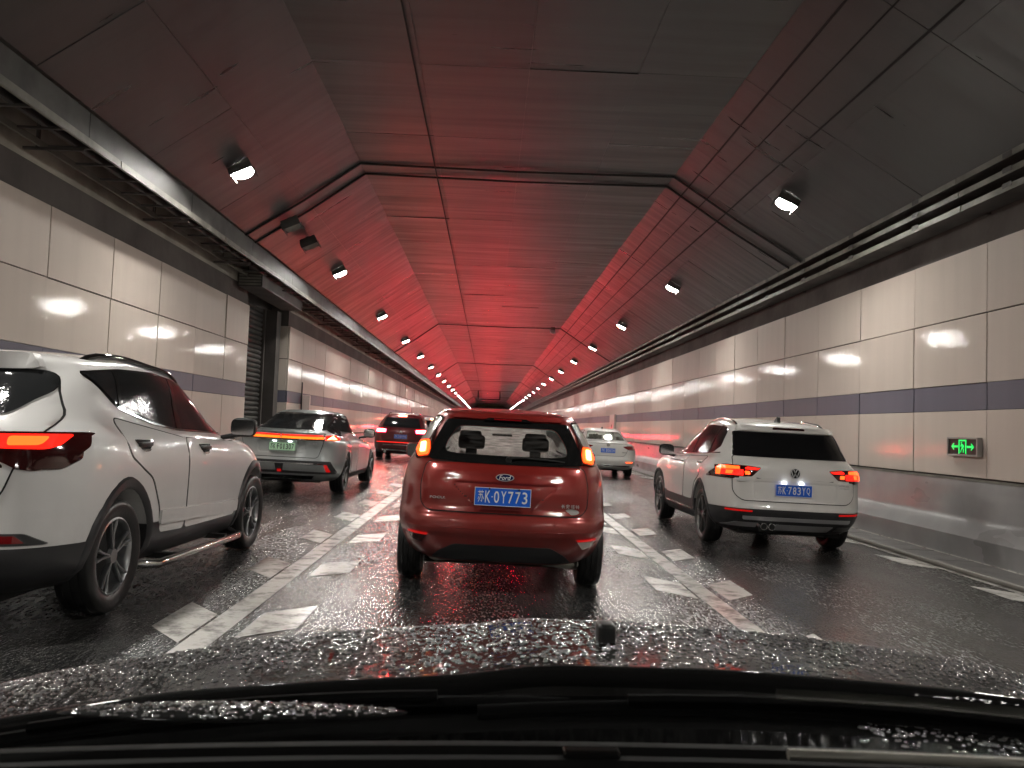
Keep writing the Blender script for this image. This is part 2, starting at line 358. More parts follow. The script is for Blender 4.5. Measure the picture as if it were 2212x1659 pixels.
AN = strokes([((.5, 1), (.5, .86)), ((.1, .84), (.9, .84)), ((.1, .84), (.08, .68)), ((.9, .84), (.92, .68)), ((.42, .76), (.25, .3)), ((.25, .3), (.85, .02)), ((.7, .6), (.12, .02)), ((.06, .48), (.94, .48))])
FU = strokes([((.22, .98), (.28, .84)), ((.05, .74), (.4, .74)), ((.4, .74), (.06, .36)), ((.24, .54), (.24, 0)), ((.5, .94), (.95, .94)), ((.56, .8), (.9, .8)), ((.56, .62), (.9, .62)), ((.56, .8), (.56, .62)), ((.9, .8), (.9, .62)),
              ((.52, .48), (.94, .48)), ((.52, .04), (.94, .04)), ((.52, .48), (.52, .04)), ((.94, .48), (.94, .04)), ((.73, .48), (.73, .04)), ((.52, .26), (.94, .26))], .07)
TE = strokes([((.1, .8), (.06, .6)), ((.06, .68), (.42, .68)), ((.24, 1), (.24, 0)), ((.04, .36), (.42, .46)), ((.55, .82), (.9, .82)), ((.72, 1), (.72, .6)), ((.48, .6), (.96, .6)), ((.48, .38), (.96, .38)), ((.82, .5), (.82, .05)), ((.82, .05), (.7, .1)), ((.56, .26), (.66, .14))], .075)
def number_plate(parent, x, y, z, text, kind='blue', tilt=0., lit=True):
    w, h = .44, .14
    p = ob('number_plate', bx(-w/2, w/2, -.004, .004, -h/2, h/2), M['blue_plate'] if kind == 'blue' else M['green_plate'], parent, loc=(x, y, z))
    p.rotation_euler = (tilt, 0, 0)
    ink = M['white_ink'] if kind == 'blue' else M['black_ink']
    lst = []; n = len(text)+2; cw = .40/(n+.25)
    xs = -.20; ch = .092
    lst.append((SU, Matrix.Translation((xs+.003, -.0055, -ch/2)) @ REAR @ Matrix.Diagonal((cw*.92, ch, .04, 1))))
    def put(c, cx): lst.append((text_mesh(c, ch, cw*(.74 if c not in '1' else .30)), Matrix.Translation((cx, -.0045, 0)) @ REAR))
    put('K', xs+cw*1.5)
    lst.append((text_mesh('.', .010, .010), Matrix.Translation((xs+cw*2.12, -.0045, 0)) @ REAR))
    for i, c in enumerate(text): put(c, xs+cw*(2.75+i))
    bm = join_meshes(lst); ob('plate_lettering', bm, ink, p)
    bm = bmesh.new()                                      # embossed rim
    for a in ((-w/2, w/2, h/2-.004, h/2), (-w/2, w/2, -h/2, -h/2+.004)): box(bm, a[0], a[1], -.006, -.003, a[2], a[3])
    for a in ((-w/2, -w/2+.004), (w/2-.004, w/2)): box(bm, a[0], a[1], -.006, -.003, -h/2+.004, h/2-.004)
    ob('plate_rim', bm, ink, p)
    return p

# ---------------------------------------------------------------- vehicle bodies
NU = 11
def plan(L):
    z, yr, kr, wr, wm, wf, yf, kf = L
    if wm == 0:
        ys = np.array([0, .02, .05, .12, .3, .5, .7, .88, .95, .98, 1.])*(yf-yr)+yr; xs = np.zeros(NU)
    else:
        a, b = yr+kr, yf-kf; m = (a+b)/2
        xs = np.array([0, .45*wr, .82*wr, .98*wr, (wr+2*wm)/3, wm, (wf+2*wm)/3, .98*wf, .82*wf, .45*wf, 0])
        ys = np.array([yr, yr+.05*kr, yr+.32*kr, a, a+(m-a)*.5, m, b-(b-m)*.5, b, yf-.32*kf, yf-.05*kf, yf])
    zz = np.interp([0, .1, .2, .3, .4, .5, .6, .7, .8, .9, 1], [0, .27, .5, .73, 1], z)
    return np.stack([xs, ys, zz], 1)
def spline(P, k):
    """non-uniform Catmull-Rom along axis 0"""
    n = len(P); d = np.maximum(np.linalg.norm(P[1:]-P[:-1], axis=-1), 1e-3)      # n-1, m
    m = np.zeros_like(P)
    for i in range(1, n-1):
        s0 = (P[i]-P[i-1])/d[i-1][..., None]; s1 = (P[i+1]-P[i])/d[i][..., None]
        w = (d[i-1]/(d[i-1]+d[i]))[..., None]
        m[i] = s0*(1-w)+s1*w
    m[0] = (P[1]-P[0])/d[0][..., None]; m[-1] = (P[-1]-P[-2])/d[-1][..., None]
    out = []
    for i in range(n-1):
        for j in range(k):
            t = j/k; h00 = 2*t**3-3*t**2+1; h10 = t**3-2*t**2+t; h01 = -2*t**3+3*t**2; h11 = t**3-t**2
            out.append(h00*P[i]+h10*m[i]*d[i][..., None]+h01*P[i+1]+h11*m[i+1]*d[i][..., None])
    out.append(P[-1]); return np.array(out)
def hull(levels, ku=6, kv=3):
    G = np.array([plan(L) for L in levels])                      # v,u,3
    G = spline(G, kv)
    # mirror so tangents at the centreline are flat
    X = G.copy(); X[..., 0] *= -1
    full = np.concatenate([G, X[:, -2:0:-1]], 1)                  # closed loop in u
    n = full.shape[1]; ext = np.concatenate([full[:, -2:], full, full[:, :3]], 1).transpose(1, 0, 2)
    S = spline(ext, ku)[2*ku:(2+n)*ku].transpose(1, 0, 2)
    nv, nu = S.shape[:2]
    V = S.reshape(-1, 3); Fc = [(a*nu+b, a*nu+(b+1) % nu, (a+1)*nu+(b+1) % nu, (a+1)*nu+b) for a in range(nv-1) for b in range(nu)]
    me = mesh_from(V, Fc); bm = bmesh.new(); bm.from_mesh(me)
    bmesh.ops.remove_doubles(bm, verts=bm.verts, dist=.0008)
    bmesh.ops.dissolve_degenerate(bm, edges=bm.edges, dist=.0005)
    bmesh.ops.recalc_face_normals(bm, faces=bm.faces); bm.to_mesh(me); bm.free()
    return me
def boolean(me, cutter):
    o = bpy.data.objects.new('a', me); c = bpy.data.objects.new('b', cutter); COL.objects.link(o); COL.objects.link(c)
    md = o.modifiers.new('b', 'BOOLEAN'); md.object = c; md.operation = 'DIFFERENCE'; md.solver = 'EXACT'
    dg = bpy.context.evaluated_depsgraph_get(); r = bpy.data.meshes.new_from_object(o.evaluated_get(dg))
    bpy.data.objects.remove(o); bpy.data.objects.remove(c)
    return r if len(r.polygons) > 50 else me
class Body:
    def __init__(s, levels):
        s.me = hull(levels); bm = bmesh.new(); bm.from_mesh(s.me); s.bvh = BVHTree.FromBMesh(bm); bm.free()
    def hit(s, u, v, ax):
        if ax == 'rear': o, d = (u, -9, v), (0, 1, 0)
        elif ax == 'front': o, d = (u, 12, v), (0, -1, 0)
        elif ax == 'right': o, d = (5, u, v), (-1, 0, 0)
        elif ax == 'left': o, d = (-5, u, v), (1, 0, 0)
        elif ax == 'top': o, d = (u, v, 5), (0, 0, -1)
        h = s.bvh.ray_cast(Vector(o), Vector(d))
        return h[0], h[1], Vector(d)
    def panel(s, poly, ax, off=.004, depth=.02, res=.05, push=None):
        """a sheet that follows the body over a 2-D outline seen from one side, with its own edge"""
        bm = bmesh.new(); f = bm.faces.new([bm.verts.new((p[0], p[1], 0)) for p in poly])
        a = np.array(poly)
        for k in (0, 1):
            lo, hi = a[:, k].min(), a[:, k].max(); n = max(1, int((hi-lo)/res))
            for i in range(1, n):
                c = lo+(hi-lo)*i/n; co = (c, 0, 0) if k == 0 else (0, c, 0); no = (1, 0, 0) if k == 0 else (0, 1, 0)
                bmesh.ops.bisect_plane(bm, geom=bm.verts[:]+bm.edges[:]+bm.faces[:], plane_co=co, plane_no=no, dist=1e-5)
        bmesh.ops.triangulate(bm, faces=[f for f in bm.faces if len(f.verts) > 4])
        pend = []
        for v in bm.verts:
            P, N, d = s.hit(v.co.x, v.co.y, ax)
            if P is None: pend.append((v, v.co.copy())); continue
            n = N if N.dot(d) < 0 else -N
            dd = (n*.75-d*.25).normalized()
            v.co = P + dd*off + (push(v.co.x, v.co.y)*-d if push else Vector())
        for v, c in pend:
            q = {'rear': Vector((c.x, -.6, c.y)), 'front': Vector((c.x, 3, c.y)), 'right': Vector((.9, c.x, c.y)), 'left': Vector((-.9, c.x, c.y)), 'top': Vector((c.x, c.y, 1.5))}[ax]
            P, N, i, dist = s.bvh.find_nearest(q); v.co = P + N*off
        d = {'rear': Vector((0, 1, 0)), 'front': Vector((0, -1, 0)), 'right': Vector((-1, 0, 0)), 'left': Vector((1, 0, 0)), 'top': Vector((0, 0, -1))}[ax]
        be = [e for e in bm.edges if len(e.link_faces) == 1]
        r = bmesh.ops.extrude_edge_only(bm, edges=be)
        for v in [g for g in r['geom'] if isinstance(g, bmesh.types.BMVert)]: v.co += d*depth
        bmesh.ops.recalc_face_normals(bm, faces=bm.faces)
        # make outward
        s0 = sum((f.normal.dot(-d))*f.calc_area() for f in bm.faces)
        if s0 < 0: bmesh.ops.reverse_faces(bm, faces=bm.faces)
        return bm
def tyre_mesh(r, w, rim_r):
    prof = [(rim_r-.015, -w*.36), (rim_r+.01, -w*.44), (r-.045, -w*.5), (r-.016, -w*.47), (r-.004, -w*.40), (r, -w*.25), (r-.007, -w*.24), (r-.007, -w*.21), (r, -w*.20), (r, -w*.02),
            (r-.007, -w*.01), (r-.007, w*.01), (r, w*.02), (r, w*.2), (r-.007, w*.21), (r-.007, w*.24), (r, w*.25), (r-.004, w*.40), (r-.016, w*.47), (r-.045, w*.5), (rim_r+.01, w*.44), (rim_r-.015, w*.36)]
    return lathe(prof, 40)
def lathe(prof, n):
    V, Fc = [], []; m = len(prof)
    for i in range(n):
        a = 2*math.pi*i/n
        for (r, x) in prof: V.append((x, r*math.cos(a), r*math.sin(a)))
    for i in range(n):
        for j in range(m-1): Fc.append((i*m+j, i*m+j+1, ((i+1) % n)*m+j+1, ((i+1) % n)*m+j))
    me = mesh_from(V, Fc); bm = bmesh.new(); bm.from_mesh(me); bmesh.ops.recalc_face_normals(bm, faces=bm.faces); bm.to_mesh(me); bm.free()
    return me
def rim_mesh(rr, w, nsp, double=True):
    me = lathe([(rr, w*.40), (rr-.012, w*.42), (rr-.022, w*.38), (rr-.03, w*.25), (rr-.035, -w*.3)], 40)
    bm = bmesh.new(); bm.from_mesh(me)
    for k in range(nsp):
        a = 2*math.pi*k/nsp+.3
        for da in ((-.16, .16) if double else (0,)):
            r0, r1 = .035, rr-.02; ws0, ws1 = (.016, .022) if double else (.035, .04)
            vs = []
            for (r, ang, ww, x) in ((r0, a+da*.3, ws0, w*.36), (rr*.55, a+da*.75, (ws0+ws1)/2, w*.345), (r1, a+da, ws1, w*.40)):
                c = Vector((0, math.cos(ang), math.sin(ang))); t = Vector((0, -math.sin(ang), math.cos(ang)))
                vs.append([Vector((x, 0, 0))+c*r-t*ww*.5, Vector((x+.010, 0, 0))+c*r-t*ww*.25, Vector((x+.010, 0, 0))+c*r+t*ww*.25, Vector((x, 0, 0))+c*r+t*ww*.5, Vector((x-.03, 0, 0))+c*r])
            B = [[bm.verts.new(v) for v in ring] for ring in vs]
            for A, C in zip(B, B[1:]):
                for i in range(5): bm.faces.new((A[i], A[(i+1) % 5], C[(i+1) % 5], C[i]))
            bm.faces.new(B[-1])
    cyl(bm, (w*.30, 0, 0), (w*.405, 0, 0), .055, 20, .045)
    bmesh.ops.recalc_face_normals(bm, faces=bm.faces)
    me = bpy.data.meshes.new('wheel'); bm.to_mesh(me); bm.free(); return me
def disc_mesh(rr, w):
    bm = bmesh.new(); cyl(bm, (-w*.1, 0, 0), (0.0, 0, 0), rr*.86, 24); me = bpy.data.meshes.new('brake_disc'); bm.to_mesh(me); bm.free(); return me
def wheels(root, xo, ys, r, w, rim_r, nsp, mat, double=True):
    tm = smooth(tyre_mesh(r, w, rim_r), 50); rm = smooth(rim_mesh(rim_r, w, nsp, double), 40); dm = disc_mesh(rim_r, w)
    for y in ys:
        for s in (1, -1):
            wl_ = bpy.data.objects.new('wheel', rm); link(wl_, root); wl_.location = (s*(xo-w/2), y, r)
            wl_.rotation_euler = (0.4*random.random(), 0, 0 if s > 0 else math.pi)
            if not rm.materials: rm.materials.append(mat); tm.materials.append(M['rubber']); dm.materials.append(M['well'])
            link(bpy.data.objects.new('tyre', tm), wl_); link(bpy.data.objects.new('brake_disc', dm), wl_)
def build_body(spec, root):
    B = Body(spec['levels'])
    # wheel arches cut out of the hull
    me = B.me.copy(); me.materials.clear(); me.materials.append(spec['paint'])
    cut = bmesh.new(); ar = spec['arch_r']
    for y in spec['axles']:
        for s in (1, -1):
            cyl(cut, (s*.50, y, spec['wheel_r']+.01), (s*1.3, y, spec['wheel_r']+.01), ar, 32)
    cm = bpy.data.meshes.new('cut'); cut.to_mesh(cm); cut.free(); cm.materials.append(M['well'])
    me = boolean(me, cm)
    for pl, poly, a, b in spec.get('pockets', []):
        cut = bmesh.new(); prism(cut, poly, pl, a, b); cm = bpy.data.meshes.new('cut'); cut.to_mesh(cm); cut.free(); cm.materials.append(M['cabin'])
        me = boolean(me, cm)
    # lower cladding or bumper of another material: split off the hull below a height
    if spec.get('clad_z'):
        zc = spec['clad_z']
        bm = bmesh.new(); bm.from_mesh(me)
        bmesh.ops.bisect_plane(bm, geom=bm.verts[:]+bm.edges[:]+bm.faces[:], plane_co=(0, 0, zc), plane_no=(0, spec.get('clad_slope', 0), 1), dist=1e-5)
        n = Vector((0, spec.get('clad_slope', 0), 1)).normalized()
        lo = bm.copy()
        bmesh.ops.delete(bm, geom=[f for f in bm.faces if (f.calc_center_median()-Vector((0, 0, zc))).dot(n) < 0 and f.material_index == 0], context='FACES')
        bmesh.ops.delete(lo, geom=[f for f in lo.faces if (f.calc_center_median()-Vector((0, 0, zc))).dot(n) >= 0 or f.material_index != 0], context='FACES')
        for v in lo.verts: v.co.x *= 1.004
        bm.to_mesh(me); bm.free()
        lm = bpy.data.meshes.new('lower_cladding'); lo.to_mesh(lm); lo.free(); ob('lower_cladding', lm, spec['clad_mat'], root, sm=38)
    mats = list(me.materials); smooth(me, 38)
    o = bpy.data.objects.new('body', me); me.name = 'body'; link(o, root)
    return B
def pan(B, root, name, poly, ax, mat, off=.006, depth=.02, res=.05, push=None, sm=40, seam=False):
    if seam: ob('panel_gap', B.panel(grow(poly, .009), ax, off-.004, .012, res, push), M['gap'], root, sm=40)
    o = ob(name, B.panel(poly, ax, off, depth, res, push), mat, root, sm=sm)
    return o
def both(B, root, name, poly, mat, **k):
    """the same side panel on the left and the right"""
    for ax in ('right', 'left'): pan(B, root, name, poly, ax, mat, **k)
def arc(cy, cz, r0, r1, a0, a1, n=20):
    o = [(cy+r1*math.cos(R_(a0+(a1-a0)*i/n)), cz+r1*math.sin(R_(a0+(a1-a0)*i/n))) for i in range(n+1)]
    i_ = [(cy+r0*math.cos(R_(a1+(a0-a1)*i/n)), cz+r0*math.sin(R_(a1+(a0-a1)*i/n))) for i in range(n+1)]
    return o+i_
def arch_trim(B, root, spec, mat, wd=.05, a0=-12, a1=192):
    for y in spec['axles']:
        for ax in ('right', 'left'):
            # short quads round the wheel so that the ring stays valid on the surface
            n = 20; bm = bmesh.new(); rr = spec['arch_r']; cz = spec['wheel_r']+.01
            rings = []
            for i in range(n+1):
                a = R_(a0+(a1-a0)*i/n); row = []
                for r in (rr-.006, rr+.012, rr+wd-.012, rr+wd):
                    u, v = y+r*math.cos(a), cz+r*math.sin(a); P, N, d = B.hit(u, v, ax)
                    if P is None or abs(P.x) < .55: P = Vector((.82*(1 if ax == 'right' else -1), u, v)); d = Vector((-1 if ax == 'right' else 1, 0, 0))
                    row.append(bm.verts.new(P-d*(.016 if r in (rr+.012, rr+wd-.012) else .0)))
                rings.append(row)
            for A, C in zip(rings, rings[1:]):
                for i in range(3): bm.faces.new((A[i], A[i+1], C[i+1], C[i]))
            bmesh.ops.recalc_face_normals(bm, faces=bm.faces)
            ob('arch_trim', bm, mat, root, sm=50)
def mirror_part(root, x, y, z, mat, s):
    bm = bmesh.new(); bmesh.ops.create_uvsphere(bm, u_segments=16, v_segments=10, radius=1)
    for v in bm.verts:
        c = v.co; v.co = Vector((math.copysign(abs(c.x)**.6, c.x)*.115, (c.y*.075 if c.y > 0 else -.035*abs(c.y)**.4), math.copysign(abs(c.z)**.65, c.z)*.085))
    h = ob('wing_mirror', bm, mat, root, sm=50, loc=(x, y, z))
    bm = bmesh.new(); cyl(bm, (-s*.02, 0, -.06), (-s*.20, .03, -.10), .022, 8); ob('mirror_arm', bm, M['black'], h)
    bm = bmesh.new(); prism(bm, rnd([(-.098, -.066), (.098, -.066), (.098, .066), (-.098, .066)], .03), 'xz', -.038, -.032); ob('mirror_glass', bm, M['chrome'], h)
def handle(B, root, y, z, mat):
    for ax, s in (('right', 1), ('left', -1)):
        P, N, d = B.hit(y, z, ax)
        bm = bmesh.new(); box(bm, P.x-.005 if s > 0 else P.x-.028, P.x+.028 if s > 0 else P.x+.005, y-.10, y+.10, z-.016, z+.016, bev=.010); ob('door_handle', bm, mat, root, sm=60)
def fin(root, y, z):
    bm = bmesh.new(); prism(bm, [(y-.09, z-.02), (y+.07, z-.02), (y+.02, z+.02), (y-.06, z+.06), (y-.08, z+.055)], 'yz', -.02, .02); ob('antenna', bm, M['black'], root)
def rails(root, x, ys, zf, mat, r=.016):
    for s in (1, -1):
        n = 14; pts = []
        for i in range(n+1):
            t = i/n; y = ys[0]+(ys[1]-ys[0])*t; lift = min(1, math.sin(math.pi*t)*2.6)**.7
            pts.append((s*(x+.0*t), y, zf(y)-.03+.055*lift))
        bm = bmesh.new(); tube(bm, pts, r, 8); ob('roof_rail', bm, mat, root, sm=60)
def rear_text(root, B, s, x, z, h, w=None, mat=None, name='badge', off=.012, me=None, dep=None):
    P, N, d = B.hit(x, z, 'rear')
    if me is None: me = text_mesh(s, h, w, .004/ h*h)
    bm = join_meshes([(me, Matrix.Translation((x, P.y-off, z)) @ REAR)])
    return ob(name, bm, mat or M['badge'], root)

# ---------------------------------------------------------------- the tunnel
Y0, Y1 = -26.0, 190.0
XR, XL = 6.05, -5.20
def strip(name, prof, mat, y0=Y0, y1=Y1, n=1, parent=None, kind='structure', sm=None):
    V, Fc = [], []; m = len(prof)
    for i in range(n+1):
        y = y0+(y1-y0)*i/n
        for (x, z) in prof: V.append((x, y, z))
    for i in range(n):
        for j in range(m-1): Fc.append((i*m+j, i*m+j+1, (i+1)*m+j+1, (i+1)*m+j))
    o = ob(name, mesh_from(V, Fc), mat, parent, sm=sm)
    if kind and parent is None: o['kind'] = kind
    return o
strip('road', [(-5.9, gz(-5.9)), (XR+.3, gz(XR+.3))], M['asphalt'])
strip('ground', [(-9, -.6), (9, -.6)], M['darkwall'], -40, 210)
HAZE = 0
if HAZE:
    hz = ob('haze', bx(-12, 12, -45, 215, -1.6, 8.0), None); hz['kind'] = 'stuff'
    m = bpy.data.materials.new('damp_air'); m.use_nodes = True; nt = m.node_tree
    for n in list(nt.nodes): nt.nodes.remove(n)
    pv = nt.nodes.new('ShaderNodeVolumePrincipled'); pv.inputs['Color'].default_value = (.85, .9, .95, 1); pv.inputs['Density'].default_value = HAZE; pv.inputs['Anisotropy'].default_value = .8
    nt.links.new(pv.outputs[0], nt.nodes.new('ShaderNodeOutputMaterial').inputs['Volume']); hz.data.materials.append(m)
VS = 1.13                                    # the vault's size, measured out from eye height
def vx(x): return x*VS
def vz(z): return 1.32+(z-1.32)*VS
ceil_prof = [(-5.75, 4.72), (vx(-3.99), 4.72), (vx(-2.2), vz(5.56)), (vx(2.87), vz(5.56)), (vx(5.05), vz(4.22)), (6.4, vz(4.22))]
ceiling = strip('ceiling', ceil_prof, M['ceiling'])
# individually mounted fire boards
def board_mesh(w, l, t=.018):
    me = bpy.data.meshes.new('ceiling_board'); bm = bx(-w/2, w/2, -l/2, l/2, -t, 0, bev=.004); bm.to_mesh(me); bm.free(); me.materials.append(M['ceiling']); return me
BL = 2.74
segs = []
def seg(a, b, n):
    a, b = Vector(a), Vector(b); w = (b-a).length/n; ang = math.atan2(b.y-a.y, b.x-a.x)
    me = board_mesh(w-.004, BL-.005)
    for i in range(n): c = a+(b-a)*((i+.5)/n); segs.append((me, c, ang, w))
seg((vx(-3.96), vz(4.26)), (vx(-2.2), vz(5.5)), 2); seg((vx(-2.2), vz(5.5)), (vx(2.87), vz(5.5)), 4); seg((vx(2.87), vz(5.5)), (vx(5.02), vz(4.17)), 2)
far = bmesh.new(); rows = list(range(-10, 78)); near_rows = set(range(0, 36))
for r in rows:
    for k, (me, c, ang, w) in enumerate(segs):
        jz = random.uniform(-.006, .004); tx = random.uniform(-.0035, .0035); ty = random.uniform(-.003, .003)
        mt = Matrix.Translation((c.x, 1.2+r*BL, c.y+jz)) @ Matrix.Rotation(-ang+ty, 4, 'Y') @ Matrix.Rotation(tx, 4, 'X')
        if r in near_rows:
            o = bpy.data.objects.new('ceiling_board', me); link(o, ceiling); o.matrix_local = mt
        elif 1.2+r*BL < Y1:
            t = me.copy(); t.transform(mt); far.from_mesh(t); bpy.data.meshes.remove(t)
ob('ceiling_boards', far, M['ceiling'], ceiling)['kind'] = 'stuff'
# expansion joints: a pair of dark ribs across the vault every 21 m
path = [(vx(x), vz(z)) for x, z in ((-3.97, 4.24), (-2.2, 5.48), (2.87, 5.48), (5.02, 4.15))]
for i, y in enumerate([-9.0, 15.1, 39.1, 63, 87, 111, 135, 159, 183]):
    bm = bmesh.new()
    for dy in ((0, .62) if i in (1,) else (0,)):
        for a, b in zip(path, path[1:]):
            tube(bm, [(a[0], y+dy, a[1]-.02), ((a[0]+b[0])/2, y+dy+.02, (a[1]+b[1])/2-.045), (b[0], y+dy, b[1]-.02)], .020, 6)
    ob('expansion_joint', bm, M['gap'], ceiling)
for (x, r) in ((3.12, .016), (3.42, .010), (3.75, .013)):
    z = vz(5.5-.6186*(x-2.87)-.025); x = vx(x)
    bm = bmesh.new(); tube(bm, [(x, y, z+random.uniform(-.012, .008)) for y in np.arange(Y0, Y1, 3.0)], r, 6); ob('conduit', bm, M['gap'], ceiling, sm=60)
bm = bmesh.new(); tube(bm, [(-1.13, y, vz(5.45)) for y in np.arange(Y0, Y1, 6.0)], .012, 5); ob('conduit', bm, M['gap'], ceiling, sm=60)

def wall_panel_mesh(l, z0, z1, mat, s, t=.035):
    me = bpy.data.meshes.new('wall_panel'); bm = bx(-t/2, t/2, -l/2+.010, l/2-.010, z0, z1, bev=.004); bm.to_mesh(me); bm.free(); me.materials.append(mat); return me
ZP = {'R': (.90, 1.735, 2.065, 2.925, 3.78), 'L': (.90, 1.76, 2.05, 2.87, 3.71)}
def wall(side, ya, yb, label, joint0, pitch):
    s = 1 if side == 'R' else -1; X = XR if side == 'R' else XL; z = ZP[side]; zt = vz(4.22) if side == 'R' else 4.72
    bm = bmesh.new(); box(bm, min(X+s*.03, X+s*.5), max(X+s*.03, X+s*.5), ya, yb, -.4, zt)
    w = ob('tunnel_wall', bm, M['darkwall']); tag(w, label, 'wall')
    ob('panel_backing', bx(min(X+s*.020, X+s*.028), max(X+s*.020, X+s*.028), ya, yb, z[0], z[4]-.01), M['gap'], w)
    rows_ = [(z[0], z[1]-.006, 'panel'), (z[1]+.0, z[2]-.0, 'stripe'), (z[2]+.006, z[3]-.008, 'panel'), (z[3]+.008, z[4], 'panel')]
    mz = [wall_panel_mesh(pitch, a, b, M[m], s) for a, b, m in rows_]
    far = [bmesh.new(), bmesh.new()]
    k0 = int(math.ceil((ya-joint0)/pitch-1e-6)); k1 = int(math.floor((yb-joint0)/pitch+1e-6))
    spans = [(joint0+k*pitch, joint0+(k+1)*pitch) for k in range(k0, k1)]
    if spans and spans[0][0]-ya > .1: spans.insert(0, (ya, spans[0][0]))
    if spans and yb-spans[-1][1] > .1: spans.append((spans[-1][1], yb))
    cnt = 0
    for (a, b) in spans:
        full = abs((b-a)-pitch) < .01
        for j, (za, zb, mn) in enumerate(rows_):
            dx = random.uniform(-.004, .004)
            if a > 1 and b < 112 and cnt < 290:
                me = mz[j] if full else wall_panel_mesh(b-a, za, zb, M[mn], s)
                o = bpy.data.objects.new('wall_panel', me); link(o, w); o.location = (X+dx, (a+b)/2, 0); o.rotation_euler = (0, random.uniform(-.002, .002), random.uniform(-.0015, .0015)); cnt += 1
            else:
                box(far[1 if mn == 'stripe' else 0], X-.0175, X+.0175, a+.008, b-.008, za, zb)
    for f, mn in zip(far, ('panel', 'stripe')):
        if len(f.verts): ob('wall_panels' if mn == 'panel' else 'stripe_panels', f, M[mn], w)['kind'] = 'stuff'
    return w
wall('R', Y0, Y1, 'long right tunnel wall of cream panels with a slate stripe and green exit sign', 10.02, 1.755)
wall('L', Y0, 18.0, 'near left tunnel wall of cream panels ending at the roller shutter', 9.85, 1.655)
wl_far = wall('L', 21.7, Y1, 'far left tunnel wall of cream panels beyond the roller shutter', 21.7, 1.6)
# recess with roller shutter between the two left walls
bm = bmesh.new()
box(bm, -6.1, -5.75, 17.5, 22.2, -.4, 4.34); ob('recess_back_wall', bm, M['darkwall'])['kind'] = 'structure'
sh = thing('roller_shutter', 'dark closed roller shutter in the recess of the left wall', 'shutter', (-5.70, 19.5, 0))
bm = bmesh.new()
for i in range(34):
    z = .12+i*.115; prism(bm, [(-.0, z), (.03, z+.02), (.045, z+.055), (.03, z+.09), (0, z+.108)], 'xz', -1.45, 1.35)
ob('shutter_slats', bm, M['duct'], sh)['kind'] = 'stuff'
for y in (-1.5, 1.42): ob('guide_rail', bx(-.02, .09, y-.05, y+.05, 0, 4.02), M['darkwall'], sh)
ob('jamb', bx(-.02, .34, 1.55, 1.95, 0, 4.02), M['darkwall'], sh)
ob('shutter_box', bx(.50, 1.0, -2.35, 1.3, 4.0, 4.34, bev=.01), M['duct'], sh)
bm = bmesh.new()
for i in range(5): box(bm, .53, .97, -2.375, -2.35, 4.03+i*.06, 4.065+i*.06)
ob('vent_louvre', bm, M['steel'], sh)
bm = bmesh.new()                                                  # return panels on the end of the far wall
for (a, b, mn) in ((.9, 1.75, 'panel'), (2.06, 2.86, 'panel'), (2.88, 3.71, 'panel')): box(bm, XL-.46, XL-.02, 21.672, 21.697, a, b)
ob('return_panel', bm, M['panel'], wl_far); ob('return_panel', bx(XL-.46, XL-.02, 21.672, 21.697, 1.76, 2.05), M['stripe'], wl_far)
end = strip('tunnel_bend', [(-6, -.2), (-6, 6), (7, 6)], M['darkwall'], Y1, Y1+.3)
bm = bx(-6.3, 6.9, Y1-.4, Y1, -.5, 6.0); ob('tunnel_bend_stand_in', bm, M['darkwall'])['kind'] = 'structure'  # added dark wall standing in for the bend where the tunnel runs on
ob('tunnel_rear_wall', bx(-6.3, 6.9, Y0-.4, Y0, -.5, 6.0), M['darkwall'])['kind'] = 'structure'
# barriers
def barrier(s, X, y0, y1, label):
    g = gz(s*5.9)
    prof = [(X-s*.155, g-.1), (X-s*.15, .17), (X-s*.05, .34), (X-s*.035, .42), (X-s*.03, .845), (X-s*.015, .872), (X+s*.06, .872)]
    b = strip('concrete_barrier', prof, M['barrier'], y0, y1, 40, kind=None, sm=25); tag(b, label, 'barrier')
    strip('coping', [(X-s*.034, .852), (X-s*.036, .876), (X-s*.0, .878)], M['steel'], y0, y1, parent=b)
    y = y0+3
    bm = bmesh.new()
    while y < min(y1, 90): box(bm, min(X-s*.17, X-s*.028), max(X-s*.17, X-s*.028), y-.006, y+.006, g, .84); y += 4.9
    return b
barrier(1, XR, Y0, Y1, 'smooth grey concrete barrier along the foot of the right wall')
barrier(-1, XL, Y0, 17.9, 'grey concrete barrier at the foot of the near left wall')
barrier(-1, XL, 21.8, Y1, 'grey concrete barrier at the foot of the far left wall')
# gutter of kerb stones, painted edge line and ribbed hose on the right
g_ = strip('gutter', [(5.36, gz(5.36)+.004), (5.90, gz(5.9)+.004)], M['gap'])
sl = bpy.data.meshes.new('kerb_stone'); bm = bx(-.26, .26, -.44, .44, 0, .022, bev=.006); bm.to_mesh(bm_me := sl); bm.free(); sl.materials.append(M['kerb'])
stuff = bmesh.new(); i = 0; y = Y0
while y < 120:
    l = .9
    if 3 < y < 60:
        o = bpy.data.objects.new('kerb_stone', sl); link(o, g_); o.location = (5.63+random.uniform(-.008, .008), y+.45, gz(5.63)+.004+random.uniform(-.004, .004)); o.rotation_euler = (random.uniform(-.004, .004), TA, random.uniform(-.01, .01))
    y += l
strip('kerb_line', [(5.885, gz(5.885)+.012), (5.885, gz(5.885)+.035), (5.905, gz(5.9)+.035)], M['roadpaint'])
bm = bmesh.new(); prof = []; rr = []
y = 4.0; 
while y < 26: prof.append((5.25+.02*math.sin(y*.5), y, gz(5.25)+.035)); rr.append(.034 if len(rr) % 2 else .026); y += .035
tube(bm, prof, rr, 8); tube(bm, [(5.25, 26+k*2., gz(5.25)+.035) for k in range(40)], .03, 6)
tag(ob('ribbed_hose', bm, M['cable'], sm=60), 'ribbed grey hose lying along the right gutter', 'hose')
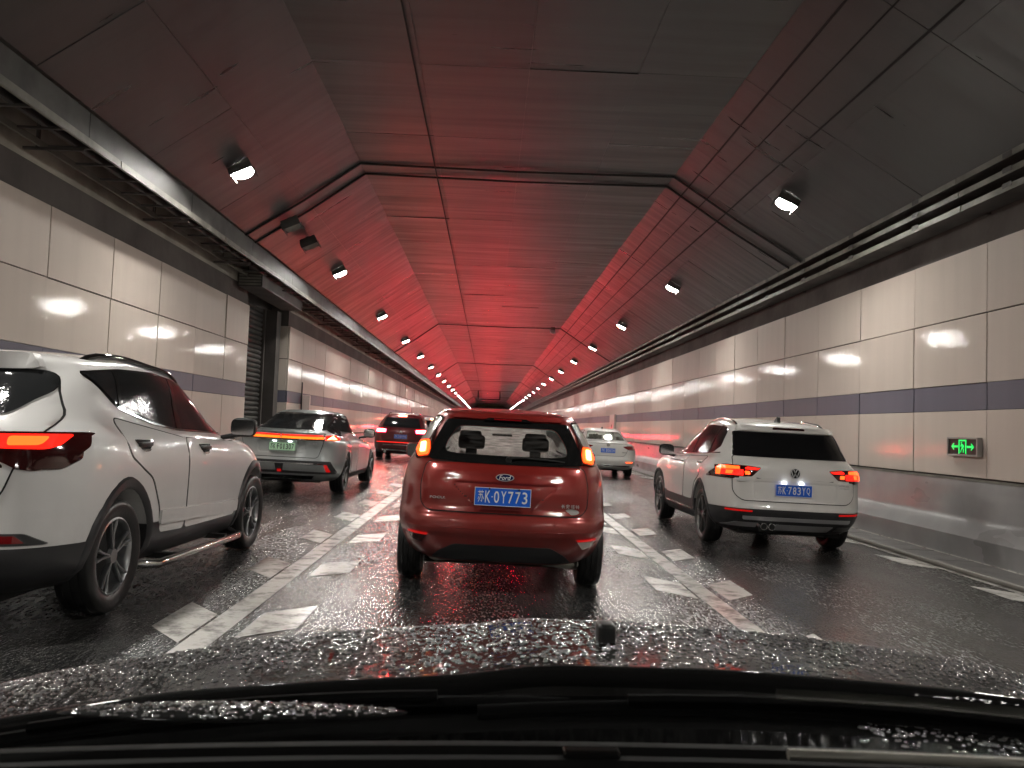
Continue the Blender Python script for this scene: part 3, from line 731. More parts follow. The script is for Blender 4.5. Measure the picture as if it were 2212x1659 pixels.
# road markings
rm = []
bm = bmesh.new()
def quad(bm, pts, h=.004): bm.faces.new([bm.verts.new((x, y, gz(x)+h)) for x, y in pts])
for x in (-1.69, 1.805): quad(bm, [(x, Y0), (x+.165, Y0), (x+.165, 160), (x, 160)])
o = ob('lane_line', bm, M['roadpaint']); o['kind'] = 'structure'
bm = bmesh.new()
for k in range(-2, 60):
    a = 5.21+2.03*k; quad(bm, [(-1.99, a), (-1.71, a-.34), (-1.71, a+.37), (-1.99, a+.70)])
    a = 5.03+2.0*k; quad(bm, [(-1.44, a), (-1.14, a+.30), (-1.14, a+.95), (-1.44, a+.66)])
    a = 5.89+2.04*k; quad(bm, [(1.49, a-.70), (1.78, a-1.0), (1.78, a-.29), (1.49, a)])
    a = 4.90+2.03*k; quad(bm, [(2.03, a), (2.32, a+.29), (2.32, a+.98), (2.03, a+.69)])
    a = 5.6+2.03*k; quad(bm, [(4.83, a), (5.12, a-.30), (5.12, a+.40), (4.83, a+.70)])
    a = 5.6+2.03*k; quad(bm, [(-4.9, a), (-4.6, a+.30), (-4.6, a+1.0), (-4.9, a+.70)])
for x in (5.14, -5.05): quad(bm, [(x, Y0), (x+.10, Y0), (x+.10, 160), (x, 160)], .003)
ob('chevron_marks', bm, M['roadpaint'])['kind'] = 'structure'

# cable trays
tr = thing('cable_tray', 'three-tier galvanised cable tray running along the top of the right wall', 'cable tray', (5.62, 0, 0))
TZ = (4.52, 4.35, 4.18)
for i, z in enumerate(TZ):
    bm = bmesh.new(); x0 = .0+.03*i
    y = Y0
    while y < Y1: box(bm, x0, x0+.012, y+.01, y+3.99, z-.035, z+.035+random.uniform(-.004, .004)); y += 4.0
    ob('rail', bm, M['steel'], tr)
    bm = bmesh.new(); tube(bm, [(x0+.10, yy, z+random.uniform(-.01, .02)) for yy in np.arange(Y0, Y1, 2.)], .028, 6); tube(bm, [(x0+.19, yy, z+random.uniform(-.015, .02)) for yy in np.arange(Y0, Y1, 2.)], .035, 6)
    ob('cable', bm, M['rubber'], tr, sm=60)
    ob('tray_floor', bx(x0+.012, x0+.34, Y0, Y1, z-.036, z-.030), M['duct'], tr)
bm = bmesh.new(); bj = bmesh.new(); y = Y0
while y < 110:
    box(bm, .38, .43, y-.02, y+.02, 4.12, 4.60)
    for z in TZ: box(bj, -.006, .0, y+.9, y+1.06, z-.028, z+.028)
    y += 2.0
ob('bracket', bm, M['duct'], tr)['kind'] = 'stuff'; ob('splice_plate', bj, M['duct'], tr)['kind'] = 'stuff'
tl = thing('cable_tray', 'cable ladder and duct running along the top of the left wall', 'cable tray', (-4.49, 0, .37))
bm = bmesh.new(); y = Y0
while y < Y1: box(bm, -.014, .004, y+.006, y+3.19, 3.955, 4.235); y += 3.2
ob('duct_side', bm, M['duct'], tl)
bm = bmesh.new(); y = Y0
while y < Y1: box(bm, -.02, .012, y+.01, y+3.98, 3.865, 3.95); y += 4
ob('rail', bm, M['steel'], tl)
bm = bmesh.new(); box(bm, -.53, -.50, Y0, Y1, 3.83, 3.90); ob('ladder_rail', bm, M['steel'], tl)
bm = bmesh.new(); y = Y0
while y < 120: box(bm, -.50, -.02, y-.02, y+.02, 3.87, 3.895); y += .62
ob('rungs', bm, M['duct'], tl)['kind'] = 'stuff'
bm = bmesh.new(); y = Y0
while y < 120: box(bm, -.56, -.53, y-.02, y+.02, 3.80, 4.34); box(bm, -.70, -.03, y-.02, y+.02, 3.80, 3.83); y += 3.2
ob('bracket', bm, M['darkwall'], tl)['kind'] = 'stuff'
bm = bmesh.new(); tube(bm, [(-.2, yy, 3.93) for yy in np.arange(Y0, Y1, 3.)], .05, 6); ob('cable', bm, M['rubber'], tl, sm=60)
# lighter strip over the dark wall behind the ladder
strip('pale_band', [(XL-.02, 4.10), (XL-.02, 4.66)], pm('pale_wall_strip', (.34, .32, .27), .6, var=(1.5, .35)), Y0, 17.9)
strip('pale_band', [(XL-.02, 4.10), (XL-.02, 4.66)], bpy.data.materials['pale_wall_strip'], 21.8, Y1)

# lamps
hous = bpy.data.meshes.new('lamp_housing'); bm = bmesh.new(); prism(bm, rnd([(-.17, -.02), (.17, -.02), (.15, .06), (-.15, .06)], .02), 'xz', -.13, .13)
for s in (-1, 1): box(bm, s*.165-.008, s*.165+.008, -.17, .13, -.085, -.015)
box(bm, -.173, .173, -.178, -.170, -.095, .03)  # side skirts and this visor added to keep lamp light off the ceiling
for i in range(6): box(bm, -.13+i*.05, -.118+i*.05, -.11, .11, .06, .085)
bm.to_mesh(hous); bm.free(); hous.materials.append(M['duct'])
lens = bpy.data.meshes.new('lamp_lens'); bm = bmesh.new(); cyl(bm, (0, 0, -.0235), (0, 0, -.0225), .155, 28); bm.to_mesh(lens); bm.free(); lens.materials.append(M['lamp_lens'])
lens_off = lens.copy(); lens_off.materials.clear(); lens_off.materials.append(M['steel'])
arm = bpy.data.meshes.new('lamp_bracket'); bm = bmesh.new()
for s in (-1, 1): box(bm, -.16, .16, s*.145-.006, s*.145+.006, -.01, .10); 
box(bm, -.03, .03, -.145, .145, .095, .11); cyl(bm, (0, 0, .10), (0, 0, .22), .02, 8); bm.to_mesh(arm); bm.free(); arm.materials.append(M['duct'])
def lamp(x, y, z, s, label, group, on=True):
    t = thing('tunnel_lamp', label, 'lamp', (x, y, z), (-R_(13), s*R_(24), 0), group)
    for nm, me in (('lamp_housing', hous), ('lamp_bracket', arm), ('lamp_lens', lens if on else lens_off)): link(bpy.data.objects.new(nm, me), t)
    return t
ordn = ['nearest', 'second', 'third', 'fourth', 'fifth', 'sixth', 'seventh', 'eighth', 'ninth', 'tenth']
for side, x, z, y00, s in (('right', vx(4.08), vz(4.62), 13.1, 1), ('left', vx(-3.35), vz(4.56), 12.45, -1)):
    for k in range(-4, 21):
        y = y00+8.25*k
        if 0 <= k < 6: lab = '%s lit tunnel lamp of the row under the %s ceiling slope' % (ordn[k], side); grp = None
        elif k < 0: lab = 'lit tunnel lamp overhead behind the viewer on the %s ceiling slope' % side; grp = 'overhead lamps behind the viewer, %s row' % side
        else: lab = 'small distant lit lamp in the closely strung far end of the %s lamp row' % side; grp = 'distant tunnel lamps, %s row' % side
        lamp(x, y, z, s, lab, grp)
for (y, w_) in ((13.75, 'nearer'), (15.15, 'farther')):
    lamp(-3.76, y*1.13, 4.9, -1, '%s of the two unlit lamps between the first lit lamps at left' % w_, None, False)
# far gantry frame, camera dome, wall fittings
bm = bmesh.new()
for x in (-1.45, 1.45): box(bm, x-.06, x+.06, 111.9, 112.1, 4.9, 6.0)
box(bm, -1.45, 1.45, 111.9, 112.1, 4.85, 4.97)
tag(ob('sign_gantry', bm, M['gap']), 'small dark gantry frame hanging from the far ceiling', 'gantry')
dm = thing('dome_camera', 'small round dome camera on the right ceiling ridge at an expansion joint', 'camera', (2.82, 38.4, 5.93))
bm = bmesh.new(); bmesh.ops.create_uvsphere(bm, u_segments=16, v_segments=10, radius=.13); ob('dome', bm, M['alloy'], dm, sm=60, loc=(0, 0, -.16))
bm = bmesh.new(); cyl(bm, (0, 0, -.12), (0, 0, .05), .10, 16); ob('base', bm, M['duct'], dm)
c1 = thing('hydrant_cabinet', 'pale upright cabinet on the far right wall beyond the white sedan', 'cabinet', (XR-.05, 40.3, 0))
ob('cabinet_body', bx(-.05, .03, -.8, .8, .92, 2.10, bev=.01), M['cabinet'], c1)
ob('cabinet_door', bx(-.062, -.052, -.72, .72, .98, 2.04, bev=.004), M['cabinet'], c1); ob('handle', bx(-.08, -.062, -.05, .05, 1.45, 1.62), M['black'], c1)
c2 = thing('wall_marker', 'upright pinkish marker box on the left wall just past the shutter recess', 'marker', (XL+.05, 23.3, 0))
ob('marker_box', bx(0, .22, -.02, .10, 1.20, 2.0, bev=.01), M['cabinet'], c2); ob('marker_edge', bx(-.01, .02, -.06, -.022, 1.2, 2.35), M['black'], c2)
ob('marker_print', bx(.04, .18, -.026, -.021, 1.3, 1.42), M['red_lens'], c2)
# exit sign
es = thing('exit_sign', 'rectangular exit sign with lit green arrows and running man in a doorway', 'sign', (XR-.02, 10.43, 1.275))
W_, H_ = .34, .118
fr = bmesh.new()
for a in ((-W_, W_, H_-.022, H_), (-W_, W_, -H_, -H_+.022)): box(fr, -.07, -.005, a[0], a[1], a[2], a[3], bev=.003)
for a in ((-W_, -W_+.024), (W_-.024, W_)): box(fr, -.07, -.005, a[0], a[1], -H_+.022, H_-.022)
ob('frame', fr, M['sign_frame'], es)
ob('sign_face', bx(-.055, -.01, -W_+.024, W_-.024, -H_+.022, H_-.022), M['sign_black'], es)
def yz(poly, name):                       # u runs to the viewer's right, i.e. towards -Y
    bm = bmesh.new(); prism(bm, [(-u, v) for u, v in poly], 'yz', -.060, -.0555); ob(name, bm, M['green_lit'], es)
yz([(-.25, .0), (-.20, .042), (-.185, .042), (-.205, .014), (-.10, .014), (-.10, -.014), (-.205, -.014), (-.185, -.042), (-.20, -.042)], 'arrow')
yz([(.25, .0), (.20, .042), (.185, .042), (.205, .014), (.10, .014), (.10, -.014), (.205, -.014), (.185, -.042), (.20, -.042)], 'arrow')
bm = bmesh.new()
for q in ([(-.085, -.09), (-.065, -.09), (-.065, .088), (-.085, .088)], [(.065, -.09), (.085, -.09), (.085, .088), (.065, .088)], [(-.065, .068), (.065, .068), (.065, .088), (-.065, .088)]): prism(bm, [(-u, v) for u, v in q], 'yz', -.060, -.0555)
ob('doorway_symbol', bm, M['green_lit'], es)
bm = bmesh.new()
for q in (rnd([(-.032, .038), (-.012, .038), (-.012, .058), (-.032, .058)], .009), [(-.030, .034), (.008, .034), (.014, -.010), (-.012, -.014)], [(.004, .032), (.034, .012), (.036, -.012), (.028, -.012), (.024, .006), (.004, .016)],
          [(-.028, .030), (-.046, .004), (-.040, -.002), (-.020, .014)], [(-.012, -.012), (.004, -.012), (-.020, -.045), (-.040, -.075), (-.050, -.070), (-.030, -.040)], [(-.002, -.010), (.014, -.010), (.034, -.040), (.024, -.075), (.013, -.073), (.018, -.042)]):
    prism(bm, [(-u, v) for u, v in q], 'yz', -.060, -.0555)
ob('running_man_symbol', bm, M['green_lit'], es)
# ---------------------------------------------------------------- vehicles
def root_at(name, label, x, y, yaw=0, cat='car', group=None):
    return thing(name, label, cat, (x, y, gz(x)), (0, TA, R_(yaw)), group)
def mir(poly): return [(-x, z) for x, z in poly][::-1]
def underside(root, yr, yf, w=.62, z=.20, pipe=None):
    bm = bmesh.new(); box(bm, -w, w, yr+.05, yf-.1, z, z+.14); ob('underbody', bm, M['well'], root)
    bm = bmesh.new(); tube(bm, [(-.72, .03, .27), (-.4, -.02, .24), (0, -.02, .30), (.4, -.02, .24), (.72, .03, .27)], .03, 8); ob('rear_axle', bm, M['duct'], root, sm=60)

# --- red hatchback straight ahead
def focus():
    root = root_at('red_hatchback', 'wet red hatchback with lit tail lamps directly ahead in the middle lane', .135, 7.35)
    P = M['paint_red'] = paint('red_metallic_paint', (.29, .019, .014), .3, .32, .22)
    lv = [((.27,)*5, -.50, 0, 0, 0, 0, 3.2, 0),
          ((.24, .24, .20, .22, .22), -.60, .28, .66, .78, .72, 3.30, .3),
          ((.33, .31, .24, .24, .24), -.70, .30, .74, .84, .78, 3.42, .4),
          ((.42,)*5, -.745, .32, .80, .875, .82, 3.50, .45),
          ((.49,)*5, -.765, .32, .815, .885, .84, 3.52, .45),
          ((.53,)*5, -.775, .32, .82, .89, .84, 3.52, .45),
          ((.60, .60, .62, .60, .60), -.765, .32, .82, .89, .84, 3.50, .45),
          ((.635, .635, .70, .66, .66), -.735, .30, .81, .89, .84, 3.48, .45),
          ((.80, .82, .84, .74, .72), -.725, .30, .80, .885, .82, 3.42, .45),
          ((.96, .97, .95, .80, .78), -.69, .28, .775, .865, .79, 3.30, .45),
          ((1.02, 1.03, .99, .92, .91), -.66, .27, .755, .84, .74, 2.85, .4),
          ((1.07, 1.08, 1.04, 1.00, 1.0), -.61, .26, .735, .80, .68, 2.30, .3),
          ((1.22, 1.23, 1.22, 1.18, 1.18), -.48, .25, .675, .735, .63, 1.95, .25),
          ((1.36, 1.365, 1.37, 1.33, 1.33), -.34, .25, .612, .665, .58, 1.60, .25),
          ((1.41, 1.415, 1.43, 1.38, 1.38), -.31, .25, .580, .61, .54, 1.45, .2),
          ((1.44, 1.445, 1.47, 1.44, 1.43), -.24, .20, .47, .50, .44, 1.25, .15),
          ((1.445, 1.45, 1.485, 1.46, 1.45), -.15, .12, .22, .24, .22, 1.15, .1),
          ((1.45, 1.452, 1.49, 1.465, 1.455), -.10, 0, 0, 0, 0, 1.1, 0)]
    inner = rnd([(-.50, 1.10), (-.36, 1.085), (.36, 1.085), (.50, 1.10), (.475, 1.20), (.40, 1.315), (-.40, 1.315), (-.475, 1.20)], .05)
    sp = dict(levels=lv, paint=P, axles=(0, 2.64), wheel_r=.315, arch_r=.365, pockets=[('xz', inner, -1.2, 3.4)])
    B = build_body(sp, root)
    wheels(root, .86, (0, 2.64), .315, .20, .21, 5, M['alloy'])
    underside(root, -.55, 3.2, z=.21)
    # screen surround, split in two halves round the clear opening
    outer = rnd([(-.615, 1.035), (-.3, 1.02), (.3, 1.02), (.615, 1.035), (.60, 1.14), (.50, 1.365), (-.50, 1.365), (-.60, 1.14)], .03)
    right_out = [p for p in outer if p[0] > 0]; right_in = [p for p in inner if p[0] > 0]
    def half(s):
        o = sorted([(abs(x), z) for x, z in right_out], key=lambda p: math.atan2(p[1]-1.19, p[0]))
        i = sorted([(abs(x), z) for x, z in right_in], key=lambda p: -math.atan2(p[1]-1.19, p[0]))
        q = [(0, 1.018)]+o+[(0, 1.366), (0, 1.316)]+i+[(0, 1.084)]
        return [(s*x, z) for x, z in q]
    for s in (1, -1): pan(B, root, 'screen_surround', half(s), 'rear', M['gloss'], off=.012, res=.06)
    ws = ob('rear_window', B.panel(inner, 'rear', .009, .003, .08), M['cglass'], root, sm=40)
    ob('windscreen', B.panel(rnd([(-.60, 1.03), (.60, 1.03), (.52, 1.33), (-.52, 1.33)], .05), 'front', .005, .003, .1), M['misted'], root, sm=40)
    # tailgate skin below the glass
    tg = rnd([(-.625, 1.02), (.625, 1.02), (.66, .86), (.655, .70), (.60, .645), (-.60, .645), (-.655, .70), (-.66, .86)], .05)
    def push(x, z):      # number plate recess: a soft step downwards under a shoulder line
        k = 0.
        wz = .49-.10*(.88-z)/.2*1.6
        if .66 < z < .875 and abs(x) < max(.22, .42-(.875-z)*1.15): k = -.026*min(1, (.875-z)/.02)*min(1, (z-.66)/.02)
        k += .010*math.exp(-((z-.955)/.018)**2)*max(0, 1-(x/.6)**2)
        return k
    t = pan(B, root, 'tailgate', tg, 'rear', P, off=.009, depth=.02, res=.016, push=push, sm=60, seam=True)
    # bumper lines
    cr = lambda z0, z1: [(-.74, z0), (-.4, z0-.004), (0, z0-.006), (.4, z0-.004), (.74, z0), (.74, z1), (0, z1-.002), (-.74, z1)]
    pan(B, root, 'bumper_moulding', cr(.485, .520), 'rear', P, off=.014, depth=.03, res=.05)
    val = rnd([(-.56, .27), (-.50, .33), (-.38, .395), (.38, .395), (.50, .33), (.56, .27), (.40, .262), (-.40, .262)], .03)
    pan(B, root, 'rear_valance', val, 'rear', M['trim'], off=.010, depth=.06)
    bm = bmesh.new(); tube(bm, [(-.60, -.45, .255), (-.52, -.52, .25), (-.30, -.50, .265), (.0, -.5, .262), (.3, -.5, .25), (.55, -.52, .235), (.62, -.45, .24)], .026, 8); ob('exhaust_pipe', bm, M['steel'], root, sm=60)
    bm = bmesh.new(); tube(bm, [(-.42, -.52, .295), (-.28, -.54, .295), (-.16, -.52, .28)], .02, 8); ob('exhaust_pipe', bm, M['rubber'], root, sm=60)
    bm = bmesh.new(); box(bm, -.62, -.50, -.50, -.38, .20, .30, bev=.01); box(bm, .52, .62, -.50, -.38, .20, .30, bev=.01); ob('spring_mount', bm, M['steel'], root)
    # lamps on the rear pillars
    lamp_low = rnd([(.625, 1.065), (.715, 1.045), (.745, 1.10), (.715, 1.175), (.630, 1.185), (.615, 1.12)], .015)
    lamp_up = rnd([(.630, 1.19), (.712, 1.18), (.665, 1.28), (.60, 1.375), (.545, 1.37), (.59, 1.28)], .012)
    hot = rnd([(.650, 1.085), (.700, 1.075), (.700, 1.155), (.652, 1.165)], .012)
    for f in (lambda q: q, mir):
        l = pan(B, root, 'tail_lamp', f(lamp_low), 'rear', M['tail_hot'], off=.012, res=.03)
        ob('lit_core', B.panel(f(hot), 'rear', .018, .005, .03), M['tail_white'], l)
        ob('clear_section', B.panel(f(lamp_up), 'rear', .012, .02, .03), M['clear_lens'], l, sm=40)
        pan(B, root, 'lamp_bezel', grow(f(rnd([(.61, 1.05), (.73, 1.035), (.76, 1.10), (.68, 1.29), (.60, 1.385), (.535, 1.38), (.585, 1.28), (.60, 1.15)], .01)), .006), 'rear', M['smoke_lens'], off=.007, res=.04)
    for s, mt, mt2 in ((-1, M['smoke_lens'], M['reflector']), (1, M['clear_lens'], M['reflector'])):
        q = [(s*x, z) for x, z in rnd([(.585, .455), (.745, .462), (.725, .41), (.635, .385)], .012)]
        f = pan(B, root, 'reverse_lamp', q, 'rear', mt, off=.010, res=.04)
        ob('reflector_strip', B.panel([(s*x, z) for x, z in rnd([(.582, .468), (.748, .474), (.745, .456), (.590, .450)], .003)], 'rear', .014, .01, .04), mt2, f)
    # spoiler lamp, wiper, emblem, badges, plate, sensors
    pan(B, root, 'spoiler', rnd([(-.46, 1.372), (.46, 1.372), (.43, 1.405), (-.43, 1.405)], .01), 'rear', P, off=.028, depth=.05)
    pan(B, root, 'spoiler_fairing', rnd([(-.20, 1.355), (.20, 1.355), (.16, 1.382), (-.16, 1.382)], .01), 'rear', M['gloss'], off=.030, depth=.03)
    pan(B, root, 'high_brake_lamp', rnd([(-.115, 1.362), (.115, 1.362), (.115, 1.375), (-.115, 1.375)], .004), 'rear', M['red_lens'], off=.036, depth=.01)
    Pw, N, d = B.hit(.03, 1.06, 'rear')
    bm = bmesh.new(); cyl(bm, (.02, Pw.y+.01, 1.062), (.02, Pw.y-.035, 1.060), .025, 14); tube(bm, [(.02, Pw.y-.03, 1.075), (.12, Pw.y-.02, 1.082), (.30, Pw.y-.018, 1.078), (.47, Pw.y+.01, 1.065)], [.012, .010, .008, .006], 6)
    ob('rear_wiper', bm, M['black'], root, sm=60)
    em = []
    n = 28
    bm = bmesh.new(); prism(bm, [(.073*math.cos(2*math.pi*i/n), .029*math.sin(2*math.pi*i/n)) for i in range(n)], 'xz', -.006, .0)
    Pe, N, d = B.hit(0, .925, 'rear'); e = ob('emblem', bm, M['badge'], root, loc=(-.005, Pe.y-.022, .925))
    bm = bmesh.new(); prism(bm, [(.065*math.cos(2*math.pi*i/n), .0235*math.sin(2*math.pi*i/n)) for i in range(n)], 'xz', -.0085, -.006); ob('emblem_field', bm, pm('navy_enamel', (.01, .02, .09), .15), e)
    tm = text_mesh('Ford', .034, .085, .001)
    sh_ = Matrix.Identity(4); sh_[0][1] = .25; tm.transform(sh_)
    ob('emblem_script', join_meshes([(tm, Matrix.Translation((0, -.009, 0)) @ REAR)]), M['white_ink'], e)
    rear_text(root, B, 'FOCUS', -.52, .745, .018, .13, name='model_badge', off=.014)
    lst = [(g, Matrix.Translation((.45+i*.038, B.hit(.5, .72, 'rear')[0].y-.014, .708)) @ REAR @ Matrix.Diagonal((.030, .030, .2, 1))) for i, g in enumerate((CHANG, AN, FU, TE))]
    ob('maker_badge', join_meshes(lst), M['badge'], root)
    bm = bmesh.new(); prism(bm, [(.060*math.cos(2*math.pi*i/n), .023*math.sin(2*math.pi*i/n)) for i in range(n)], 'xz', -.002, .0); ob('oval_sticker', bm, pm('silver_sticker', (.5, .48, .46), .4), root, loc=(.535, B.hit(.535, .675, 'rear')[0].y-.013, .680))
    number_plate(root, -.015, -.765, .775, '0Y773')
    for x in (-.42, -.02, .40):
        Ps, N, d = B.hit(x, .575, 'rear'); bm = bmesh.new(); cyl(bm, (x, Ps.y+.01, .575), (x, Ps.y-.003, .575), .011, 14); ob('parking_sensor', bm, P, root)
    for x in (-.12, .11):
        bm = bmesh.new(); cyl(bm, (x, -.785, .838), (x, -.768, .838), .007, 8); ob('plate_screw', bm, M['chrome'], root)
    # sides
    both(B, root, 'side_window', rnd([(-.28, 1.12), (.10, 1.10), (.95, 1.07), (1.95, 1.03), (1.25, 1.36), (.1, 1.37), (-.15, 1.32)], .05), M['dglass'], off=.004, res=.08)
    both(B, root, 'rear_door', rnd([(.42, .42), (.95, .36), (.95, 1.02), (.25, 1.05), (.25, .75)], .05), P, off=.006, seam=True, res=.08)
    both(B, root, 'front_door', rnd([(.98, .36), (2.05, .36), (2.1, .98), (.98, 1.02)], .05), P, off=.006, seam=True, res=.08)
    handle(B, root, .50, .93, P); handle(B, root, 1.15, .92, P)
    for s in (-1, 1): mirror_part(root, s*.93, 1.95, 1.02, P, s)
    # seats seen through the rear glass
    for x in (-.30, .28):
        st = ob('rear_headrest', bx(x-.12, x+.12, .25, .36, 1.11, 1.235, bev=.03), M['seat'], root, sm=60)
        ob('headrest_post', bx(x-.05, x+.05, .29, .31, 1.085, 1.115), M['black'], st)
    for x in (-.33, .33): ob('front_headrest', bx(x-.11, x+.11, 1.15, 1.25, 1.10, 1.27, bev=.03), M['seat'], root, sm=60)
    bm = bmesh.new(); tube(bm, [(0, 1.9, 1.33), (0, 1.85, 1.27)], .01, 6); box(bm, -.11, .11, 1.83, 1.86, 1.22, 1.285, bev=.01); ob('interior_mirror', bm, M['black'], root)
    return root
focus()

# --- white SUV in the right lane
def tiguan():
    root = root_at('white_estate_suv', 'white SUV with blue plate and lit wraparound tail lamps in the right lane', 3.69, 10.88)
    P = M['paint_white'] = paint('white_paint', (.80, .78, .75), 0., .4, .18)
    lv = [((.26,)*5, -.70, 0, 0, 0, 0, 3.3, 0),
          ((.24, .24, .24, .22, .22), -.76, .26, .74, .82, .78, 3.45, .35),
          ((.33, .33, .33, .30, .30), -.86, .28, .83, .89, .84, 3.58, .4),
          ((.45, .45, .45, .45, .45), -.925, .28, .865, .915, .86, 3.66, .4),
          ((.52,)*5, -.935, .28, .875, .918, .87, 3.68, .42),
          ((.57,)*5, -.915, .27, .88, .918, .87, 3.68, .42),
          ((.72, .72, .72, .70, .68), -.885, .26, .885, .92, .87, 3.67, .42),
          ((.88, .88, .90, .84, .82), -.86, .25, .885, .915, .87, 3.62, .45),
          ((.97, .98, .99, .93, .90), -.85, .25, .875, .90, .85, 3.50, .45),
          ((1.04, 1.05, 1.03, 1.0, .98), -.825, .25, .835, .87, .82, 3.2, .45),
          ((1.09, 1.10, 1.06, 1.06, 1.05), -.79, .25, .80, .84, .77, 2.75, .4),
          ((1.15, 1.16, 1.12, 1.12, 1.12), -.74, .25, .775, .81, .72, 2.25, .3),
          ((1.32, 1.33, 1.32, 1.30, 1.30), -.63, .25, .715, .75, .66, 1.85, .28),
          ((1.45, 1.455, 1.48, 1.44, 1.44), -.54, .26, .655, .69, .61, 1.5, .25),
          ((1.50, 1.505, 1.54, 1.50, 1.49), -.52, .30, .61, .64, .57, 1.35, .25),
          ((1.54, 1.545, 1.585, 1.55, 1.54), -.44, .3, .48, .52, .48, 1.15, .2),
          ((1.565, 1.57, 1.61, 1.58, 1.57), -.3, .2, .25, .28, .25, 1.0, .1),
          ((1.57, 1.575, 1.615, 1.585, 1.575), -.25, 0, 0, 0, 0, .95, 0)]
    sp = dict(levels=lv, paint=P, axles=(0, 2.70), wheel_r=.345, arch_r=.405, clad_z=.515, clad_mat=M['trim'])
    B = build_body(sp, root)
    wheels(root, .905, (0, 2.70), .345, .225, .255, 5, M['alloydark'])
    arch_trim(B, root, sp, M['trim'], .055)
    underside(root, -.75, 3.4)
    tg = rnd([(-.70, 1.13), (.70, 1.13), (.735, .95), (.73, .70), (.64, .612), (-.64, .612), (-.73, .70), (-.735, .95)], [.03]*3+[.06]*4+[.03])
    def push(x, z):
        k = 0
        if z < .845 and z > .62 and abs(x) < .52-(.845-z)*.1: k = -.022*min(1, (.845-z)/.03)*min(1, (z-.62)/.03)*min(1, (.52-abs(x))/.06 if abs(x) < .52 else 0)
        return k
    pan(B, root, 'tailgate', tg, 'rear', P, off=.008, res=.022, push=push, sm=60, seam=True)
    pan(B, root, 'rear_window', rnd([(-.70, 1.125), (.70, 1.125), (.635, 1.43), (-.635, 1.43)], .025), 'rear', M['dglass_dry'], off=.013, res=.06)
    pan(B, root, 'spoiler', rnd([(-.60, 1.435), (.60, 1.435), (.56, 1.50), (-.56, 1.50)], .02), 'rear', P, off=.030, depth=.06)
    pan(B, root, 'high_brake_lamp', rnd([(-.20, 1.465), (.20, 1.465), (.19, 1.488), (-.19, 1.488)], .009), 'rear', M['smoke_lens'], off=.036, depth=.01)
    body_l = rnd([(.41, 1.002), (.56, 1.018), (.78, 1.022), (.884, 1.00), (.888, .87), (.72, .858), (.695, .885), (.52, .895)], .012)
    side_l = rnd([(-.86, 1.015), (-.62, 1.02), (-.52, .95), (-.36, .868), (-.72, .862), (-.86, .875)], .012)
    bar1 = [(.425, .993), (.57, 1.005), (.60, .992), (.60, .975), (.46, .972)]
    bar2 = [(.66, 1.005), (.84, 1.005), (.875, .975), (.880, .90), (.845, .895), (.835, .965), (.66, .975)]
    sq1 = rnd([(.55, .955), (.605, .955), (.60, .915), (.545, .915)], .006); sq2 = rnd([(.725, .955), (.79, .955), (.80, .915), (.74, .915)], .006)
    for f, ax in ((lambda q: q, 'right'), (mir, 'left')):
        l = pan(B, root, 'tail_lamp', f(body_l), 'rear', M['smoke_lens'], off=.014, res=.04)
        ob('wrap_section', B.panel(side_l, ax, .012, .02, .05), M['smoke_lens'], l, sm=40)
        for nm, q, mt in (('light_bar', bar1, M['tail_red']), ('light_bar', bar2, M['tail_hot']), ('light_block', sq1, M['tail_hot']), ('light_block', sq2, M['tail_hot'])):
            ob(nm, B.panel(f(q), 'rear', .019, .004, .04), mt, l)
        ob('red_glow_lens', B.panel(f([(.62, .90), (.83, .90), (.86, .97), (.62, .97)]), 'rear', .0165, .004, .04), M['tail_red'], l)
        ob('bumper_reflector', B.panel(f(rnd([(.52, .497), (.80, .505), (.80, .483), (.52, .478)], .004)), 'rear', .012, .01, .05), M['reflector'], root)
    n = 32; Pe, N, d = B.hit(0, .955, 'rear')
    bm = bmesh.new(); prism(bm, [(.062*math.cos(2*math.pi*i/n), .062*math.sin(2*math.pi*i/n)) for i in range(n)], 'xz', -.006, 0); e = ob('emblem', bm, M['gloss'], root, loc=(-.01, Pe.y-.018, .957))
    bm = bmesh.new()
    for i in range(n):
        a, b = 2*math.pi*i/n, 2*math.pi*(i+1)/n; q = [(r*math.cos(t), r*math.sin(t)) for r, t in ((.054, a), (.062, a), (.062, b), (.054, b))]; prism(bm, q, 'xz', -.009, -.0055)
    vw = strokes([((-.018, .95), (.0, .3)), ((0, .3), (.018, .95))], .01); bpy.data.meshes.remove(vw)
    segs_ = [((-.022, .048), (0, .006)), ((0, .006), (.022, .048)), ((-.046, .026), (-.022, -.046)), ((-.022, -.046), (0, -.004)), ((0, -.004), (.022, -.046)), ((.022, -.046), (.046, .026))]
    ob('emblem_ring', bm, M['badge'], e); ob('emblem_letters', join_meshes([(strokes(segs_, .011), Matrix.Translation((0, -.006, 0)) @ REAR @ Matrix.Diagonal((1, 1, .1, 1)))]), M['badge'], e)
    rear_text(root, B, 'TIGUAN L', -.60, .838, .022, .21, name='model_badge', off=.012)
    rear_text(root, B, '330TSI', .57, .838, .020, .17, name='engine_badge', off=.012); rear_text(root, B, '4MOTION', .60, .805, .015, .12, name='drive_badge', off=.012)
    number_plate(root, -.03, -.905, .752, '783YQ')
    for x in (-.14, .07): ob('plate_lamp', bx(x-.02, x+.02, -.895, -.880, .832, .838), M['plate_lamp'], root)
    # bumper: silver lower trim with twin exhausts
    pan(B, root, 'silver_trim', [(-.60, .385), (.66, .385), (.68, .40), (.68, .43), (-.62, .43), (-.62, .40)], 'rear', M['silver'], off=.012, depth=.03)
    pan(B, root, 'skid_plate', rnd([(-.80, .30), (-.45, .30), (-.43, .355), (-.68, .355)], .01), 'rear', M['silver'], off=.014, depth=.04)
